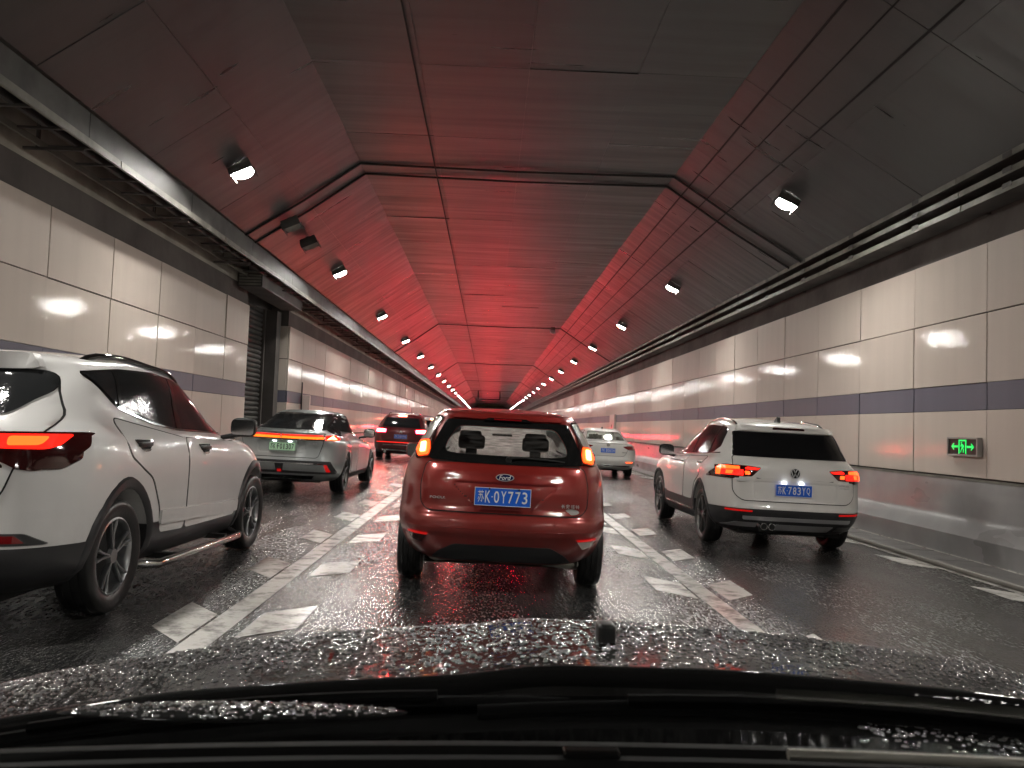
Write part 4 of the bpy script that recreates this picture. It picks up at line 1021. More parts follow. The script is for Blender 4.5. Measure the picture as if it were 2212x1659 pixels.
    pan(B, root, 'skid_plate', rnd([(-.24, .275), (.42, .275), (.48, .345), (-.22, .345)], .01), 'rear', M['silver'], off=.014, depth=.04)
    pan(B, root, 'skid_plate', rnd([(.50, .29), (.78, .29), (.72, .345), (.54, .345)], .01), 'rear', M['alloydark'], off=.014, depth=.04)
    for x in (-.395, -.30):
        bm = bmesh.new(); cyl(bm, (x, -.97, .318), (x, -.80, .318), .042, 18); t_ = ob('exhaust_tip', bm, M['chrome'], root, sm=50); bm = bmesh.new(); cyl(bm, (x, -.972, .318), (x, -.96, .318), .034, 18); ob('exhaust_bore', bm, M['well'], t_)
    # sides
    both(B, root, 'side_window', rnd([(-.34, 1.235), (-.16, 1.16), (.0, 1.145), (.6, 1.12), (2.05, 1.075), (1.75, 1.30), (1.25, 1.485), (.4, 1.51), (-.16, 1.485), (-.28, 1.43)], .05), M['dglass'], off=.005, res=.08)
    both(B, root, 'window_pillar', [(.93, 1.10), (1.0, 1.10), (.92, 1.50), (.86, 1.50)], M['gloss'], off=.009)
    both(B, root, 'window_pillar', [(.12, 1.14), (.17, 1.14), (.02, 1.50), (-.04, 1.50)], M['gloss'], off=.009)
    both(B, root, 'window_trim', [(-.40, 1.145), (.5, 1.112), (2.1, 1.055), (2.1, 1.068), (.5, 1.126), (-.40, 1.16)], M['chrome'], off=.010)
    both(B, root, 'rear_door', rnd([(.50, .50), (.95, .50), (.95, 1.06), (.05, 1.09), (.12, .86), (.40, .74)], .05), P, off=.006, seam=True, res=.08)
    both(B, root, 'front_door', rnd([(.985, .50), (2.05, .50), (2.12, 1.02), (.985, 1.06)], .05), P, off=.006, seam=True, res=.08)
    both(B, root, 'door_moulding', [(.50, .36), (2.10, .36), (2.10, .385), (.50, .385)], M['chrome'], off=.012)
    handle(B, root, .20, 1.01, P); handle(B, root, 1.16, .99, P)
    for s in (-1, 1): mirror_part(root, s*.98, 1.88, 1.12, M['gloss'], s)
    rails(root, .55, (-.30, 1.25), lambda y: B.hit(.55, y, 'top')[0].z, M['chrome'])
    fin(root, -.12, 1.585)
    return root
tiguan()

# --- white SUV at the left edge
def santafe():
    root = root_at('white_family_suv', 'big white SUV with dark running board cut off at the left edge', -3.27, 5.50, -1.5)
    P = M['paint_silverwhite'] = paint('pearl_white_paint', (.78, .77, .76), 0., .4, .3)
    lv = [((.28,)*5, -.75, 0, 0, 0, 0, 3.2, 0),
          ((.25, .25, .25, .22, .22), -.80, .28, .76, .83, .78, 3.40, .35),
          ((.36, .36, .36, .32, .30), -.92, .30, .87, .91, .85, 3.52, .4),
          ((.49,)*5, -.965, .30, .90, .935, .88, 3.60, .42),
          ((.54,)*5, -.95, .29, .905, .938, .88, 3.62, .42),
          ((.62, .62, .60, .60, .60), -.93, .28, .91, .938, .885, 3.62, .42),
          ((.80, .80, .80, .76, .74), -.90, .27, .92, .94, .88, 3.60, .42),
          ((.97, .98, .98, .90, .88), -.88, .26, .915, .93, .86, 3.50, .45),
          ((1.10, 1.11, 1.08, 1.0, .98), -.86, .26, .885, .90, .83, 3.30, .45),
          ((1.17, 1.18, 1.13, 1.07, 1.05), -.83, .26, .845, .87, .77, 2.85, .4),
          ((1.23, 1.24, 1.18, 1.14, 1.13), -.78, .25, .81, .84, .74, 2.45, .3),
          ((1.38, 1.39, 1.37, 1.32, 1.32), -.66, .25, .765, .785, .69, 2.12, .28),
          ((1.50, 1.51, 1.54, 1.47, 1.46), -.55, .27, .715, .73, .645, 1.85, .25),
          ((1.56, 1.57, 1.60, 1.55, 1.54), -.60, .34, .665, .68, .61, 1.70, .25),
          ((1.60, 1.61, 1.64, 1.60, 1.59), -.50, .3, .53, .55, .5, 1.5, .2),
          ((1.625, 1.63, 1.665, 1.63, 1.62), -.3, .2, .27, .29, .27, 1.3, .1),
          ((1.63, 1.635, 1.67, 1.635, 1.625), -.25, 0, 0, 0, 0, 1.25, 0)]
    sp = dict(levels=lv, paint=P, axles=(0.02, 2.86), wheel_r=.36, arch_r=.43, clad_z=.52, clad_mat=M['trim'])
    B = build_body(sp, root)
    wheels(root, .925, (0.02, 2.86), .36, .235, .25, 5, M['alloy'])
    arch_trim(B, root, sp, M['trim'], .07)
    underside(root, -.8, 3.3)
    # dark sill and running board
    both(B, root, 'sill_moulding', rnd([(.60, .50), (2.33, .43), (2.33, .53), (.60, .60)], .02), P, off=.022, depth=.05)
    both(B, root, 'rear_door', rnd([(.62, .44), (1.06, .42), (1.06, 1.10), (.02, 1.24), (.10, 1.0), (.45, .84), (.60, .62)], .05), P, off=.006, seam=True, res=.08)
    both(B, root, 'front_door', rnd([(1.09, .42), (2.30, .40), (2.34, 1.05), (1.09, 1.10)], .05), P, off=.006, seam=True, res=.08)
    for s in (1, -1):
        bm = bmesh.new(); tube(bm, [(s*.88, .42, .25), (s*.99, .50, .24), (s*1.0, .7, .24), (s*1.0, 2.15, .22), (s*.98, 2.28, .22), (s*.88, 2.33, .24)], .032, 10)
        ob('running_board', bm, M['chrome'], root, sm=60)
        bm = bmesh.new(); 
        for y in (.8, 1.9): box(bm, min(s*.7, s*.99), max(s*.7, s*.99), y-.03, y+.03, .23, .27)
        ob('board_bracket', bm, M['black'], root)
    win = rnd([(-.22, 1.505), (.14, 1.31), (.55, 1.225), (1.0, 1.175), (2.20, 1.135), (1.92, 1.40), (1.62, 1.51), (.9, 1.56), (.3, 1.55)], [.01, .08, .1, .1, .02, .1, .1, .1, .05])
    both(B, root, 'window_frame', grow(win, .018), M['gloss'], off=.004, res=.08)
    both(B, root, 'side_window', win, M['dglass'], off=.009, res=.07)
    both(B, root, 'window_trim', [(.12, 1.298), (.55, 1.205), (1.0, 1.155), (2.2, 1.112), (2.2, 1.124), (1.0, 1.168), (.55, 1.218), (.12, 1.31)], M['chrome'], off=.012)
    both(B, root, 'window_pillar', [(1.02, 1.17), (1.12, 1.17), (1.13, 1.35), (1.22, 1.54), (1.15, 1.545), (1.05, 1.35)], M['gloss'], off=.013)
    both(B, root, 'window_pillar', [(.13, 1.32), (.17, 1.31), (.22, 1.54), (.17, 1.54)], M['gloss'], off=.013)
    # tail lamps wrapping the corner
    rl = rnd([(.30, 1.135), (.60, 1.145), (.905, 1.15), (.925, 1.0), (.88, .945), (.72, .945), (.64, .985), (.30, 1.0)], .02)
    sl_ = rnd([(-.90, 1.145), (-.42, 1.135), (-.47, 1.075), (-.62, .985), (-.78, .935), (-.90, .965)], .02)
    for f, ax in ((lambda q: q, 'right'), (mir, 'left')):
        l = pan(B, root, 'tail_lamp', f(rl), 'rear', M['smoke_lens'], off=.012, res=.05)
        ob('wrap_section', B.panel(sl_, ax, .012, .02, .05), M['smoke_lens'], l, sm=40)
        ob('lit_bar', B.panel(f(rnd([(.34, 1.12), (.56, 1.13), (.56, 1.055), (.36, 1.05)], .015)), 'rear', .018, .004, .04), M['tail_hot'], l)
        ob('lit_bar', B.panel(f(rnd([(.58, 1.13), (.875, 1.135), (.855, 1.075), (.81, 1.055), (.58, 1.055)], .018)), 'rear', .018, .004, .04), M['tail_red'], l)
        ob('hot_core', B.panel(f(rnd([(.66, 1.12), (.81, 1.122), (.79, 1.075), (.66, 1.07)], .018)), 'rear', .021, .004, .04), M['tail_hot'], l)
        ob('reflector', B.panel(f(rnd([(.30, 1.04), (.55, 1.045), (.55, 1.01), (.30, 1.008)], .01)), 'rear', .018, .004, .04), M['reflector'], l)
        fg = pan(B, root, 'fog_lamp_housing', f(rnd([(.50, .60), (.78, .60), (.865, .535), (.50, .535)], .02)), 'rear', M['trim'], off=.010)
        ob('fog_lamp', B.panel(f(rnd([(.50, .588), (.75, .588), (.79, .548), (.50, .548)], .01)), 'rear', .015, .004, .04), M['red_lens'], fg)
    tg = rnd([(-.66, 1.50), (.66, 1.50), (.80, 1.22), (.72, 1.02), (.66, .80), (.56, .70), (-.56, .70), (-.66, .80), (-.72, 1.02), (-.80, 1.22)], .06)
    pan(B, root, 'tailgate', tg, 'rear', P, off=.007, res=.04, sm=60, seam=True)
    pan(B, root, 'rear_window', rnd([(-.60, 1.235), (-.3, 1.22), (.3, 1.22), (.60, 1.235), (.72, 1.40), (.655, 1.50), (-.655, 1.50), (-.72, 1.40)], .05), 'rear', M['dglass'], off=.016, res=.06)
    pan(B, root, 'spoiler', rnd([(-.60, 1.515), (.60, 1.515), (.56, 1.575), (-.56, 1.575)], .025), 'rear', P, off=.04, depth=.08)
    number_plate(root, 0, -.915, .86, 'A5312') if False else None
    for s in (1, -1):
        bm = bmesh.new(); cyl(bm, (s*.60, -1.0, .33), (s*.60, -.80, .33), .05, 4); ob('exhaust_tip', bm, M['chrome'], root)
        mirror_part(root, s*1.03, 2.06, 1.19, M['black'], s)
    for y, z in ((.34, 1.065), (1.46, 1.015)):
        both(B, root, 'handle_recess', rnd([(y-.15, z+.035), (y+.14, z+.030), (y+.06, z-.035), (y-.06, z-.038)], .03), M['gloss'], off=.009)
        handle(B, root, y-.01, z+.005, M['black'])
        both(B, root, 'handle_trim', rnd([(y-.07, z-.032), (y+.07, z-.030), (y+.04, z-.046), (y-.04, z-.048)], .006), M['chrome'], off=.014)
    rails(root, .60, (-.05, 1.62), lambda y: B.hit(.60, y, 'top')[0].z, M['gloss'], .022)
    return root
santafe()

# --- silver fastback sedan
def fastback():
    root = root_at('silver_fastback_sedan', 'silver-green fastback sedan with full-width light bar and green number plate', -3.44, 15.15, -1.0)
    P = M['paint_silver'] = paint('silver_green_paint', (.46, .49, .49), .45, .3, .25)
    lv = [((.27,)*5, -.72, 0, 0, 0, 0, 3.3, 0),
          ((.24, .24, .22, .2, .2), -.75, .30, .78, .86, .8, 3.45, .4),
          ((.34, .34, .32, .3, .3), -.90, .33, .87, .93, .85, 3.60, .45),
          ((.43,)*5, -.95, .35, .90, .945, .87, 3.68, .5),
          ((.53,)*5, -.975, .36, .915, .95, .88, 3.70, .5),
          ((.60, .60, .62, .58, .56), -.955, .37, .92, .95, .88, 3.70, .5),
          ((.78, .78, .78, .68, .64), -.93, .38, .925, .95, .87, 3.66, .5),
          ((.92, .92, .90, .76, .72), -.955, .38, .90, .935, .85, 3.56, .5),
          ((.99, .985, .96, .82, .80), -.975, .40, .83, .89, .78, 3.30, .5),
          ((1.035, 1.02, 1.01, .92, .91), -.88, .42, .72, .85, .74, 2.80, .45),
          ((1.09, 1.08, 1.06, 1.0, 1.0), -.42, .40, .67, .80, .69, 2.30, .35),
          ((1.24, 1.22, 1.22, 1.17, 1.17), .10, .40, .63, .73, .63, 1.85, .3),
          ((1.36, 1.35, 1.365, 1.31, 1.30), .62, .40, .58, .64, .56, 1.50, .25),
          ((1.40, 1.395, 1.41, 1.365, 1.36), .80, .35, .51, .56, .50, 1.40, .2),
          ((1.43, 1.43, 1.435, 1.41, 1.41), .86, .2, .34, .36, .34, 1.3, .15),
          ((1.44, 1.44, 1.445, 1.43, 1.42), .9, 0, 0, 0, 0, 1.25, 0)]
    sp = dict(levels=lv, paint=P, axles=(0, 2.92), wheel_r=.34, arch_r=.385)
    B = build_body(sp, root)
    wheels(root, .935, (0, 2.92), .34, .24, .26, 5, M['alloydark'], False)
    underside(root, -.7, 3.3)
    pan(B, root, 'rear_window', rnd([(-.60, 1.085), (.60, 1.085), (.535, 1.385), (-.535, 1.385)], .05), 'rear', M['dglass'], off=.006, res=.04)
    pan(B, root, 'boot_lid', rnd([(-.66, 1.03), (.66, 1.03), (.68, .90), (.60, .63), (-.60, .63), (-.68, .90)], .05), 'rear', P, off=.006, res=.03, seam=True,
        push=lambda x, z: -.03*min(1, max(0, (.885-z)/.03))*min(1, max(0, (z-.70)/.04))*min(1, max(0, (.40-abs(x))/.06)))
    pan(B, root, 'boot_lip', rnd([(-.62, 1.018), (.62, 1.018), (.60, 1.034), (-.60, 1.034)], .004), 'rear', P, off=.03, depth=.05)
    pan(B, root, 'light_bar_housing', rnd([(-.80, 1.00), (.80, 1.00), (.86, .945), (.80, .925), (-.80, .925), (-.86, .945)], .01), 'rear', M['smoke_lens'], off=.014, res=.05)
    pan(B, root, 'light_bar', rnd([(-.68, .978), (.68, .978), (.68, .945), (-.68, .945)], .008), 'rear', M['tail_amber'], off=.020, res=.05, depth=.01)
    pan(B, root, 'upper_red_bar', rnd([(-.66, .998), (.66, .998), (.66, .982), (-.66, .982)], .004), 'rear', M['tail_red'], off=.019, res=.05, depth=.01)
    for f, ax in ((lambda q: q, 'right'), (mir, 'left')):
        l = pan(B, root, 'tail_lamp', f(rnd([(.70, .99), (.80, 1.0), (.885, .945), (.87, .925), (.70, .925)], .01)), 'rear', M['tail_red'], off=.018, res=.04)
        ob('triangle_light', B.panel(f([(.725, .938), (.785, .945), (.85, .938), (.80, .975), (.785, .99), (.765, .97)]), 'rear', .023, .004, .04), M['tail_white'], l)
        ob('wrap_section', B.panel(rnd([(-.90, .955), (-.62, .975), (-.45, .955), (-.70, .935), (-.90, .93)], .01), ax, .010, .01, .05), M['smoke_lens'], l)
        ob('bumper_reflector', B.panel(f(rnd([(.70, .52), (.75, .52), (.80, .40), (.74, .40)], .01)), 'rear', .016, .01, .04), M['reflector'], root)
    pan(B, root, 'bumper_black_band', rnd([(-.80, .575), (.80, .575), (.88, .40), (.86, .36), (-.86, .36), (-.88, .40)], .02), 'rear', M['trim'], off=.008, res=.06)
    pan(B, root, 'bumper_silver_insert', rnd([(-.70, .52), (-.09, .52), (-.07, .41), (-.74, .40)], .01), 'rear', P, off=.020, depth=.03)
    pan(B, root, 'bumper_silver_insert', rnd([(.06, .52), (.70, .52), (.74, .40), (.045, .41)], .01), 'rear', P, off=.020, depth=.03)
    pan(B, root, 'insert_edge', rnd([(-.70, .535), (.70, .535), (.70, .522), (-.70, .522)], .003), 'rear', M['chrome'], off=.024, depth=.01)
    pan(B, root, 'fog_lamp', rnd([(-.045, .43), (.02, .43), (.02, .385), (-.045, .385)], .008), 'rear', M['reflector'], off=.022, depth=.02)
    pan(B, root, 'diffuser', rnd([(-.55, .33), (.55, .33), (.50, .27), (-.50, .27)], .01), 'rear', M['gloss'], off=.012, depth=.05)
    number_plate(root, .02, -.975, .80, 'F01307', 'green')
    for x in (-.12, .14): ob('plate_lamp', bx(x-.03, x+.03, -.955, -.93, .882, .889), M['plate_lamp'], root)
    bm = bmesh.new(); prism(bm, [(-.09, .008), (0, .026), (.09, .008), (.05, .004), (.012, .012), (.01, -.05), (-.01, -.05), (-.012, .012), (-.05, .004)], 'xz', -.01, 0); ob('emblem', bm, M['chrome'], root, loc=(0, -1.01, 1.0))
    rear_text(root, B, 'SL 03', .50, .865, .020, .16, name='model_badge', off=.010)
    win = rnd([(-.22, 1.13), (.2, 1.10), (1.0, 1.06), (2.0, 1.0), (1.55, 1.27), (1.1, 1.36), (.6, 1.37), (.15, 1.29)], [.02, .1, .1, .02, .1, .1, .1, .1])
    both(B, root, 'window_frame', grow(win, .015), M['gloss'], off=.004, res=.08); both(B, root, 'side_window', win, M['dglass'], off=.008, res=.07)
    both(B, root, 'window_pillar', [(.92, 1.06), (.99, 1.06), (.93, 1.37), (.88, 1.37)], M['gloss'], off=.012)
    both(B, root, 'rear_door', rnd([(.48, .36), (.98, .34), (.98, 1.04), (.05, 1.08), (.12, .85), (.42, .68)], .05), P, off=.005, seam=True, res=.08)
    both(B, root, 'front_door', rnd([(1.01, .34), (2.15, .34), (2.18, .96), (1.01, 1.04)], .05), P, off=.005, seam=True, res=.08)
    both(B, root, 'sill', rnd([(.45, .25), (2.45, .25), (2.45, .33), (.45, .33)], .02), M['trim'], off=.010, depth=.03)
    for s in (-1, 1): mirror_part(root, s*1.03, 1.75, 1.05, M['gloss'], s)
    return root
fastback()

# --- white saloon in the right lane, farther on; its shape is reused for the plain cars beyond
def saloon(name, label, x, y, P, yaw=0, lit=False, plate=None, detail=True, group=None):
    root = root_at(name, label, x, y, yaw, group=group)
    lv = [((.27,)*5, -.80, 0, 0, 0, 0, 3.0, 0),
          ((.25, .25, .2, .2, .2), -.88, .30, .74, .82, .76, 3.15, .4),
          ((.38, .38, .34, .3, .3), -1.0, .32, .84, .88, .83, 3.35, .45),
          ((.52,)*5, -1.03, .32, .86, .90, .85, 3.40, .45),
          ((.62, .62, .62, .6, .6), -.995, .32, .865, .90, .85, 3.40, .45),
          ((.80, .80, .80, .72, .70), -.985, .32, .865, .90, .84, 3.36, .45),
          ((.95, .95, .92, .80, .78), -.975, .32, .84, .88, .81, 3.25, .45),
          ((1.02, 1.01, .98, .90, .88), -.96, .33, .77, .85, .77, 3.0, .45),
          ((1.06, 1.05, 1.02, .97, .96), -.78, .30, .70, .81, .72, 2.5, .4),
          ((1.10, 1.10, 1.06, 1.02, 1.02), -.48, .28, .69, .78, .69, 2.15, .3),
          ((1.24, 1.24, 1.24, 1.20, 1.20), -.15, .25, .62, .70, .62, 1.8, .28),
          ((1.37, 1.37, 1.385, 1.35, 1.34), .20, .25, .55, .62, .56, 1.45, .25),
          ((1.41, 1.41, 1.43, 1.40, 1.39), .34, .2, .48, .54, .5, 1.35, .2),
          ((1.44, 1.44, 1.46, 1.44, 1.43), .45, .15, .28, .32, .3, 1.2, .1),
          ((1.445, 1.445, 1.465, 1.445, 1.435), .5, 0, 0, 0, 0, 1.15, 0)]
    sp = dict(levels=lv, paint=P, axles=(0, 2.65), wheel_r=.315, arch_r=.36)
    if detail: sp['pockets'] = [('xz', rnd([(-.575, 1.115), (.575, 1.115), (.48, 1.345), (-.48, 1.345)], .04), -1.2, 3.2)]
    B = build_body(sp, root)
    wheels(root, .875, (0, 2.65), .315, .205, .21, 5, M['alloy']); underside(root, -.8, 3.0)
    pan(B, root, 'rear_window', rnd([(-.60, 1.10), (.60, 1.10), (.50, 1.36), (-.50, 1.36)], .04), 'rear', M['cglass'] if detail else M['dglass'], off=.004, res=.06)
    pan(B, root, 'boot_lid', rnd([(-.60, 1.0), (.60, 1.0), (.60, .84), (.50, .645), (-.50, .645), (-.60, .84)], .06), 'rear', P, off=.006, res=.04, seam=True)
    q = rnd([(.44, .93), (.60, .955), (.845, .955), (.86, .835), (.66, .82), (.52, .88)], .02)
    for f in (lambda q: q, mir):
        l = pan(B, root, 'tail_lamp', f(q), 'rear', M['tail_red'] if lit else M['red_lens'], off=.012, res=.05)
        if lit: ob('lit_core', B.panel(f(rnd([(.60, .93), (.80, .93), (.80, .86), (.64, .86)], .02)), 'rear', .016, .004, .05), M['tail_hot'], l)
        elif detail: ob('clear_section', B.panel(f(rnd([(.62, .85), (.80, .852), (.80, .835), (.66, .828)], .004)), 'rear', .016, .004, .05), M['clear_lens'], l)
    if plate: number_plate(root, 0, -1.0, .80, plate)
    else: ob('number_plate', bx(-.22, .22, -1.008, -1.0, .73, .87), M['blue_plate'], root)
    if lit: pan(B, root, 'high_brake_lamp', [(-.15, 1.335), (.15, 1.335), (.15, 1.355), (-.15, 1.355)], 'rear', M['tail_red'], off=.012)
    if detail:
        n = 24; bm = bmesh.new(); prism(bm, [(.05*math.cos(2*math.pi*i/n), .05*math.sin(2*math.pi*i/n)) for i in range(n)], 'xz', -.01, 0); ob('emblem', bm, M['chrome'], root, loc=(0, -.99, .965))
        rear_text(root, B, 'LAVIDA', -.50, .755, .022, .17, mat=M['gloss'], name='model_badge'); rear_text(root, B, '280TSI', .50, .755, .02, .15, mat=M['gloss'], name='engine_badge')
        pan(B, root, 'bumper_trim', rnd([(-.70, .375), (.70, .375), (.66, .33), (-.66, .33)], .01), 'rear', M['chrome'], off=.012)
        for s in (1, -1): pan(B, root, 'bumper_reflector', [(s*.55, .475), (s*.76, .48), (s*.76, .455), (s*.55, .45)], 'rear', M['reflector'] if s < 0 else M['tail_hot'], off=.012)  # the right one glows with the lit tail lamp material
        bm = bmesh.new(); cyl(bm, (-.60, -1.05, .33), (-.60, -.9, .33), .045, 14); ob('exhaust_tip', bm, M['chrome'], root, sm=40)
        fin(root, .62, 1.45)
        ob('windscreen', B.panel(rnd([(-.58, 1.08), (.58, 1.08), (.50, 1.35), (-.50, 1.35)], .05), 'front', .005, .003, .1), M['cglass'], root, sm=40)
    win = rnd([(-.05, 1.12), (.3, 1.09), (1.0, 1.06), (1.95, 1.03), (1.35, 1.37), (.5, 1.38)], .04)
    both(B, root, 'side_window', win, M['dglass'], off=.005, res=.1)
    both(B, root, 'window_pillar', [(.93, 1.06), (.99, 1.06), (.93, 1.375), (.88, 1.375)], M['gloss'], off=.009)
    for s in (-1, 1): mirror_part(root, s*.93, 1.85, 1.03, P, s)
    return root
sal = saloon('white_saloon', 'white saloon ahead in the right lane with plush toys behind its rear glass', 3.60, 26.1, M['paint_white'], plate='306QH')
for i, (x, z, r, lab) in enumerate(((-.42, 1.15, .075, 'leftmost pale plush toy on the parcel shelf of the white saloon'), (-.27, 1.165, .085, 'largest pale plush toy on the parcel shelf of the white saloon'), (-.13, 1.15, .06, 'small pale plush toy right of the big one in the white saloon'), (.12, 1.13, .05, 'flat pale plush toy near the middle of the white saloon rear window'), (.42, 1.13, .055, 'rightmost pale plush toy behind the white saloon rear window'))):
    bm = bmesh.new()
    for dx, dz, k in ((0, 0, 1), (-.5*r, .75*r, .45), (.5*r, .75*r, .45), (-.8*r, -.35*r, .5), (.8*r, -.35*r, .5)):
        bmesh.ops.create_uvsphere(bm, u_segments=12, v_segments=8, radius=r*k, matrix=Matrix.Translation((dx, 0 if k == 1 else -.4*r, dz)))
    o = ob('plush_toy', bm, M['plush'], None, sm=60, loc=(3.60+x+.02, 25.98+.1, gz(3.6+x)+z+.035)); tag(o, lab, 'toy')

def suv_far(name, label, x, y, P, plate=None, group=None, detail=True, hot='brake', stop=True):
    root = root_at(name, label, x, y, 0, group=group)
    lv = [((.26,)*5, -.70, 0, 0, 0, 0, 3.2, 0),
          ((.24, .24, .24, .22, .22), -.74, .24, .76, .82, .78, 3.35, .35),
          ((.40, .40, .40, .4, .4), -.86, .25, .87, .90, .85, 3.5, .4),
          ((.58,)*5, -.86, .24, .885, .915, .86, 3.55, .42),
          ((.80, .80, .80, .76, .74), -.83, .22, .885, .915, .86, 3.5, .42),
          ((1.0, 1.0, 1.0, .94, .92), -.80, .22, .86, .89, .84, 3.4, .45),
          ((1.10, 1.11, 1.07, 1.05, 1.04), -.77, .22, .80, .84, .77, 2.7, .4),
          ((1.30, 1.31, 1.30, 1.28, 1.28), -.62, .22, .72, .76, .67, 1.85, .28),
          ((1.46, 1.47, 1.48, 1.44, 1.44), -.46, .24, .645, .68, .6, 1.5, .25),
          ((1.54, 1.55, 1.58, 1.54, 1.53), -.42, .28, .55, .58, .52, 1.3, .2),
          ((1.59, 1.60, 1.63, 1.59, 1.58), -.3, .2, .27, .3, .27, 1.0, .1),
          ((1.6, 1.605, 1.635, 1.595, 1.585), -.25, 0, 0, 0, 0, .95, 0)]
    sp = dict(levels=lv, paint=P, axles=(0, 2.68), wheel_r=.34, arch_r=.39)
    B = build_body(sp, root)
    wheels(root, .895, (0, 2.68), .34, .22, .24, 5, M['alloy']); underside(root, -.7, 3.2)
    pan(B, root, 'rear_window', rnd([(-.66, 1.12), (.66, 1.12), (.57, 1.45), (-.57, 1.45)], .04), 'rear', M['dglass_dry'], off=.010, res=.07)
    pan(B, root, 'tailgate', rnd([(-.64, 1.11), (.64, 1.11), (.64, .68), (-.64, .68)], .05), 'rear', P, off=.007, res=.08, seam=True)
    q = rnd([(.50, 1.04), (.84, 1.05), (.875, .93), (.52, .93)], .02)
    for f in (lambda q: q, mir):
        l = pan(B, root, 'tail_lamp', f(q), 'rear', M[hot], off=.012, res=.06)
        ob('lit_core', B.panel(f(rnd([(.54, 1.025), (.82, 1.03), (.83, .96), (.55, .955)], .02)), 'rear', .018, .004, .06), M['brake_core'], l)
    if stop: pan(B, root, 'high_brake_lamp', rnd([(-.14, 1.50), (.14, 1.50), (.14, 1.535), (-.14, 1.535)], .012), 'rear', M['brake_core'], off=.015)
    if plate: number_plate(root, 0, -.85, .80, plate)
    else: ob('number_plate', bx(-.22, .22, -.858, -.85, .73, .87), M['blue_plate'], root)
    if detail:
        pan(B, root, 'light_strip', [(-.82, .605), (.82, .605), (.82, .59), (-.82, .59)], 'rear', M['tail_red'], off=.012)
        pan(B, root, 'chrome_trim', rnd([(-.62, .36), (.62, .36), (.60, .31), (-.60, .31)], .01), 'rear', M['chrome'], off=.014)
        pan(B, root, 'chrome_trim', rnd([(-.60, .515), (.60, .515), (.58, .50), (-.58, .50)], .004), 'rear', M['chrome'], off=.012)
        e = strokes([((0, .05), (0, .01)), ((0, 0), (-.045, -.03)), ((0, 0), (.045, -.03))], .025)
        ob('emblem', join_meshes([(e, Matrix.Translation((0, -.82, .96)) @ REAR @ Matrix.Diagonal((1, 1, .2, 1)))]), M['chrome'], root)
        bm = bmesh.new(); tube(bm, [(.24, .2, 1.6), (.24, .1, 1.82)], .005, 5); ob('whip_antenna', bm, M['black'], root)
        bm = bmesh.new(); cyl(bm, (-.5, -.9, .27), (-.5, -.78, .27), .05, 12); ob('exhaust_tip', bm, M['chrome'], root)
    rails(root, .52, (-.25, 1.15), lambda y: B.hit(.52, y, 'top')[0].z, M['chrome'])
    both(B, root, 'side_window', rnd([(-.42, 1.22), (-.1, 1.15), (1.95, 1.09), (1.3, 1.47), (.2, 1.49), (-.3, 1.44)], .05), M['dglass'], off=.005, res=.1)
    for s in (-1, 1): mirror_part(root, s*.97, 1.85, 1.12, P, s)
    return root
M['paint_dark'] = paint('dark_maroon_paint', (.11, .006, .009), .3, .3)
M['paint_black'] = paint('black_paint', (.012, .012, .014), .2, .3)
M['paint_grey'] = paint('grey_paint', (.12, .12, .13), .5, .35)
suv_far('dark_suv', 'dark SUV glowing red with all brake lamps lit in the left lane', -3.02, 30.0, M['paint_dark'], 'D1R90')
saloon('braking_saloon', 'dark saloon with brake lamps on, seen through the red hatchback rear window', .42, 17.3, M['paint_black'], lit=True, detail=False)
suv_far('pale_suv', 'pale SUV half hidden between the dark SUV and the red hatchback', -2.75, 42.5, M['paint_white'], detail=False)
saloon('black_saloon', 'black saloon roof peeping between the red hatchback and the white saloon', 3.15, 34.5, M['paint_black'], detail=False)

# queue farther along, hidden behind the nearer cars; its brake lamps redden the vault
def copy_tree(o, parent=None):
    c = o.copy(); COL.objects.link(c); c.parent = parent
    for ch in o.children: copy_tree(ch, c)
    return c
srcs = suv_far('queued_suv', 'grey SUV braking in the queue beyond the red hatchback', .30, 47.5, M['paint_grey'], detail=False, group='cars queueing beyond the red hatchback', hot='queue_brake')
for (x, y) in ((.2, 60), (.1, 73), (.25, 87), (.1, 101), (.2, 116), (-3.3, 56), (-3.35, 70), (-3.3, 86), (-3.4, 103), (3.5, 62), (3.6, 80), (3.5, 100), (.2, 130), (.15, 144), (.2, 158), (.1, 172), (-3.3, 122), (-3.35, 145)):
    c = copy_tree(srcs); c.location = (x, y, gz(x))
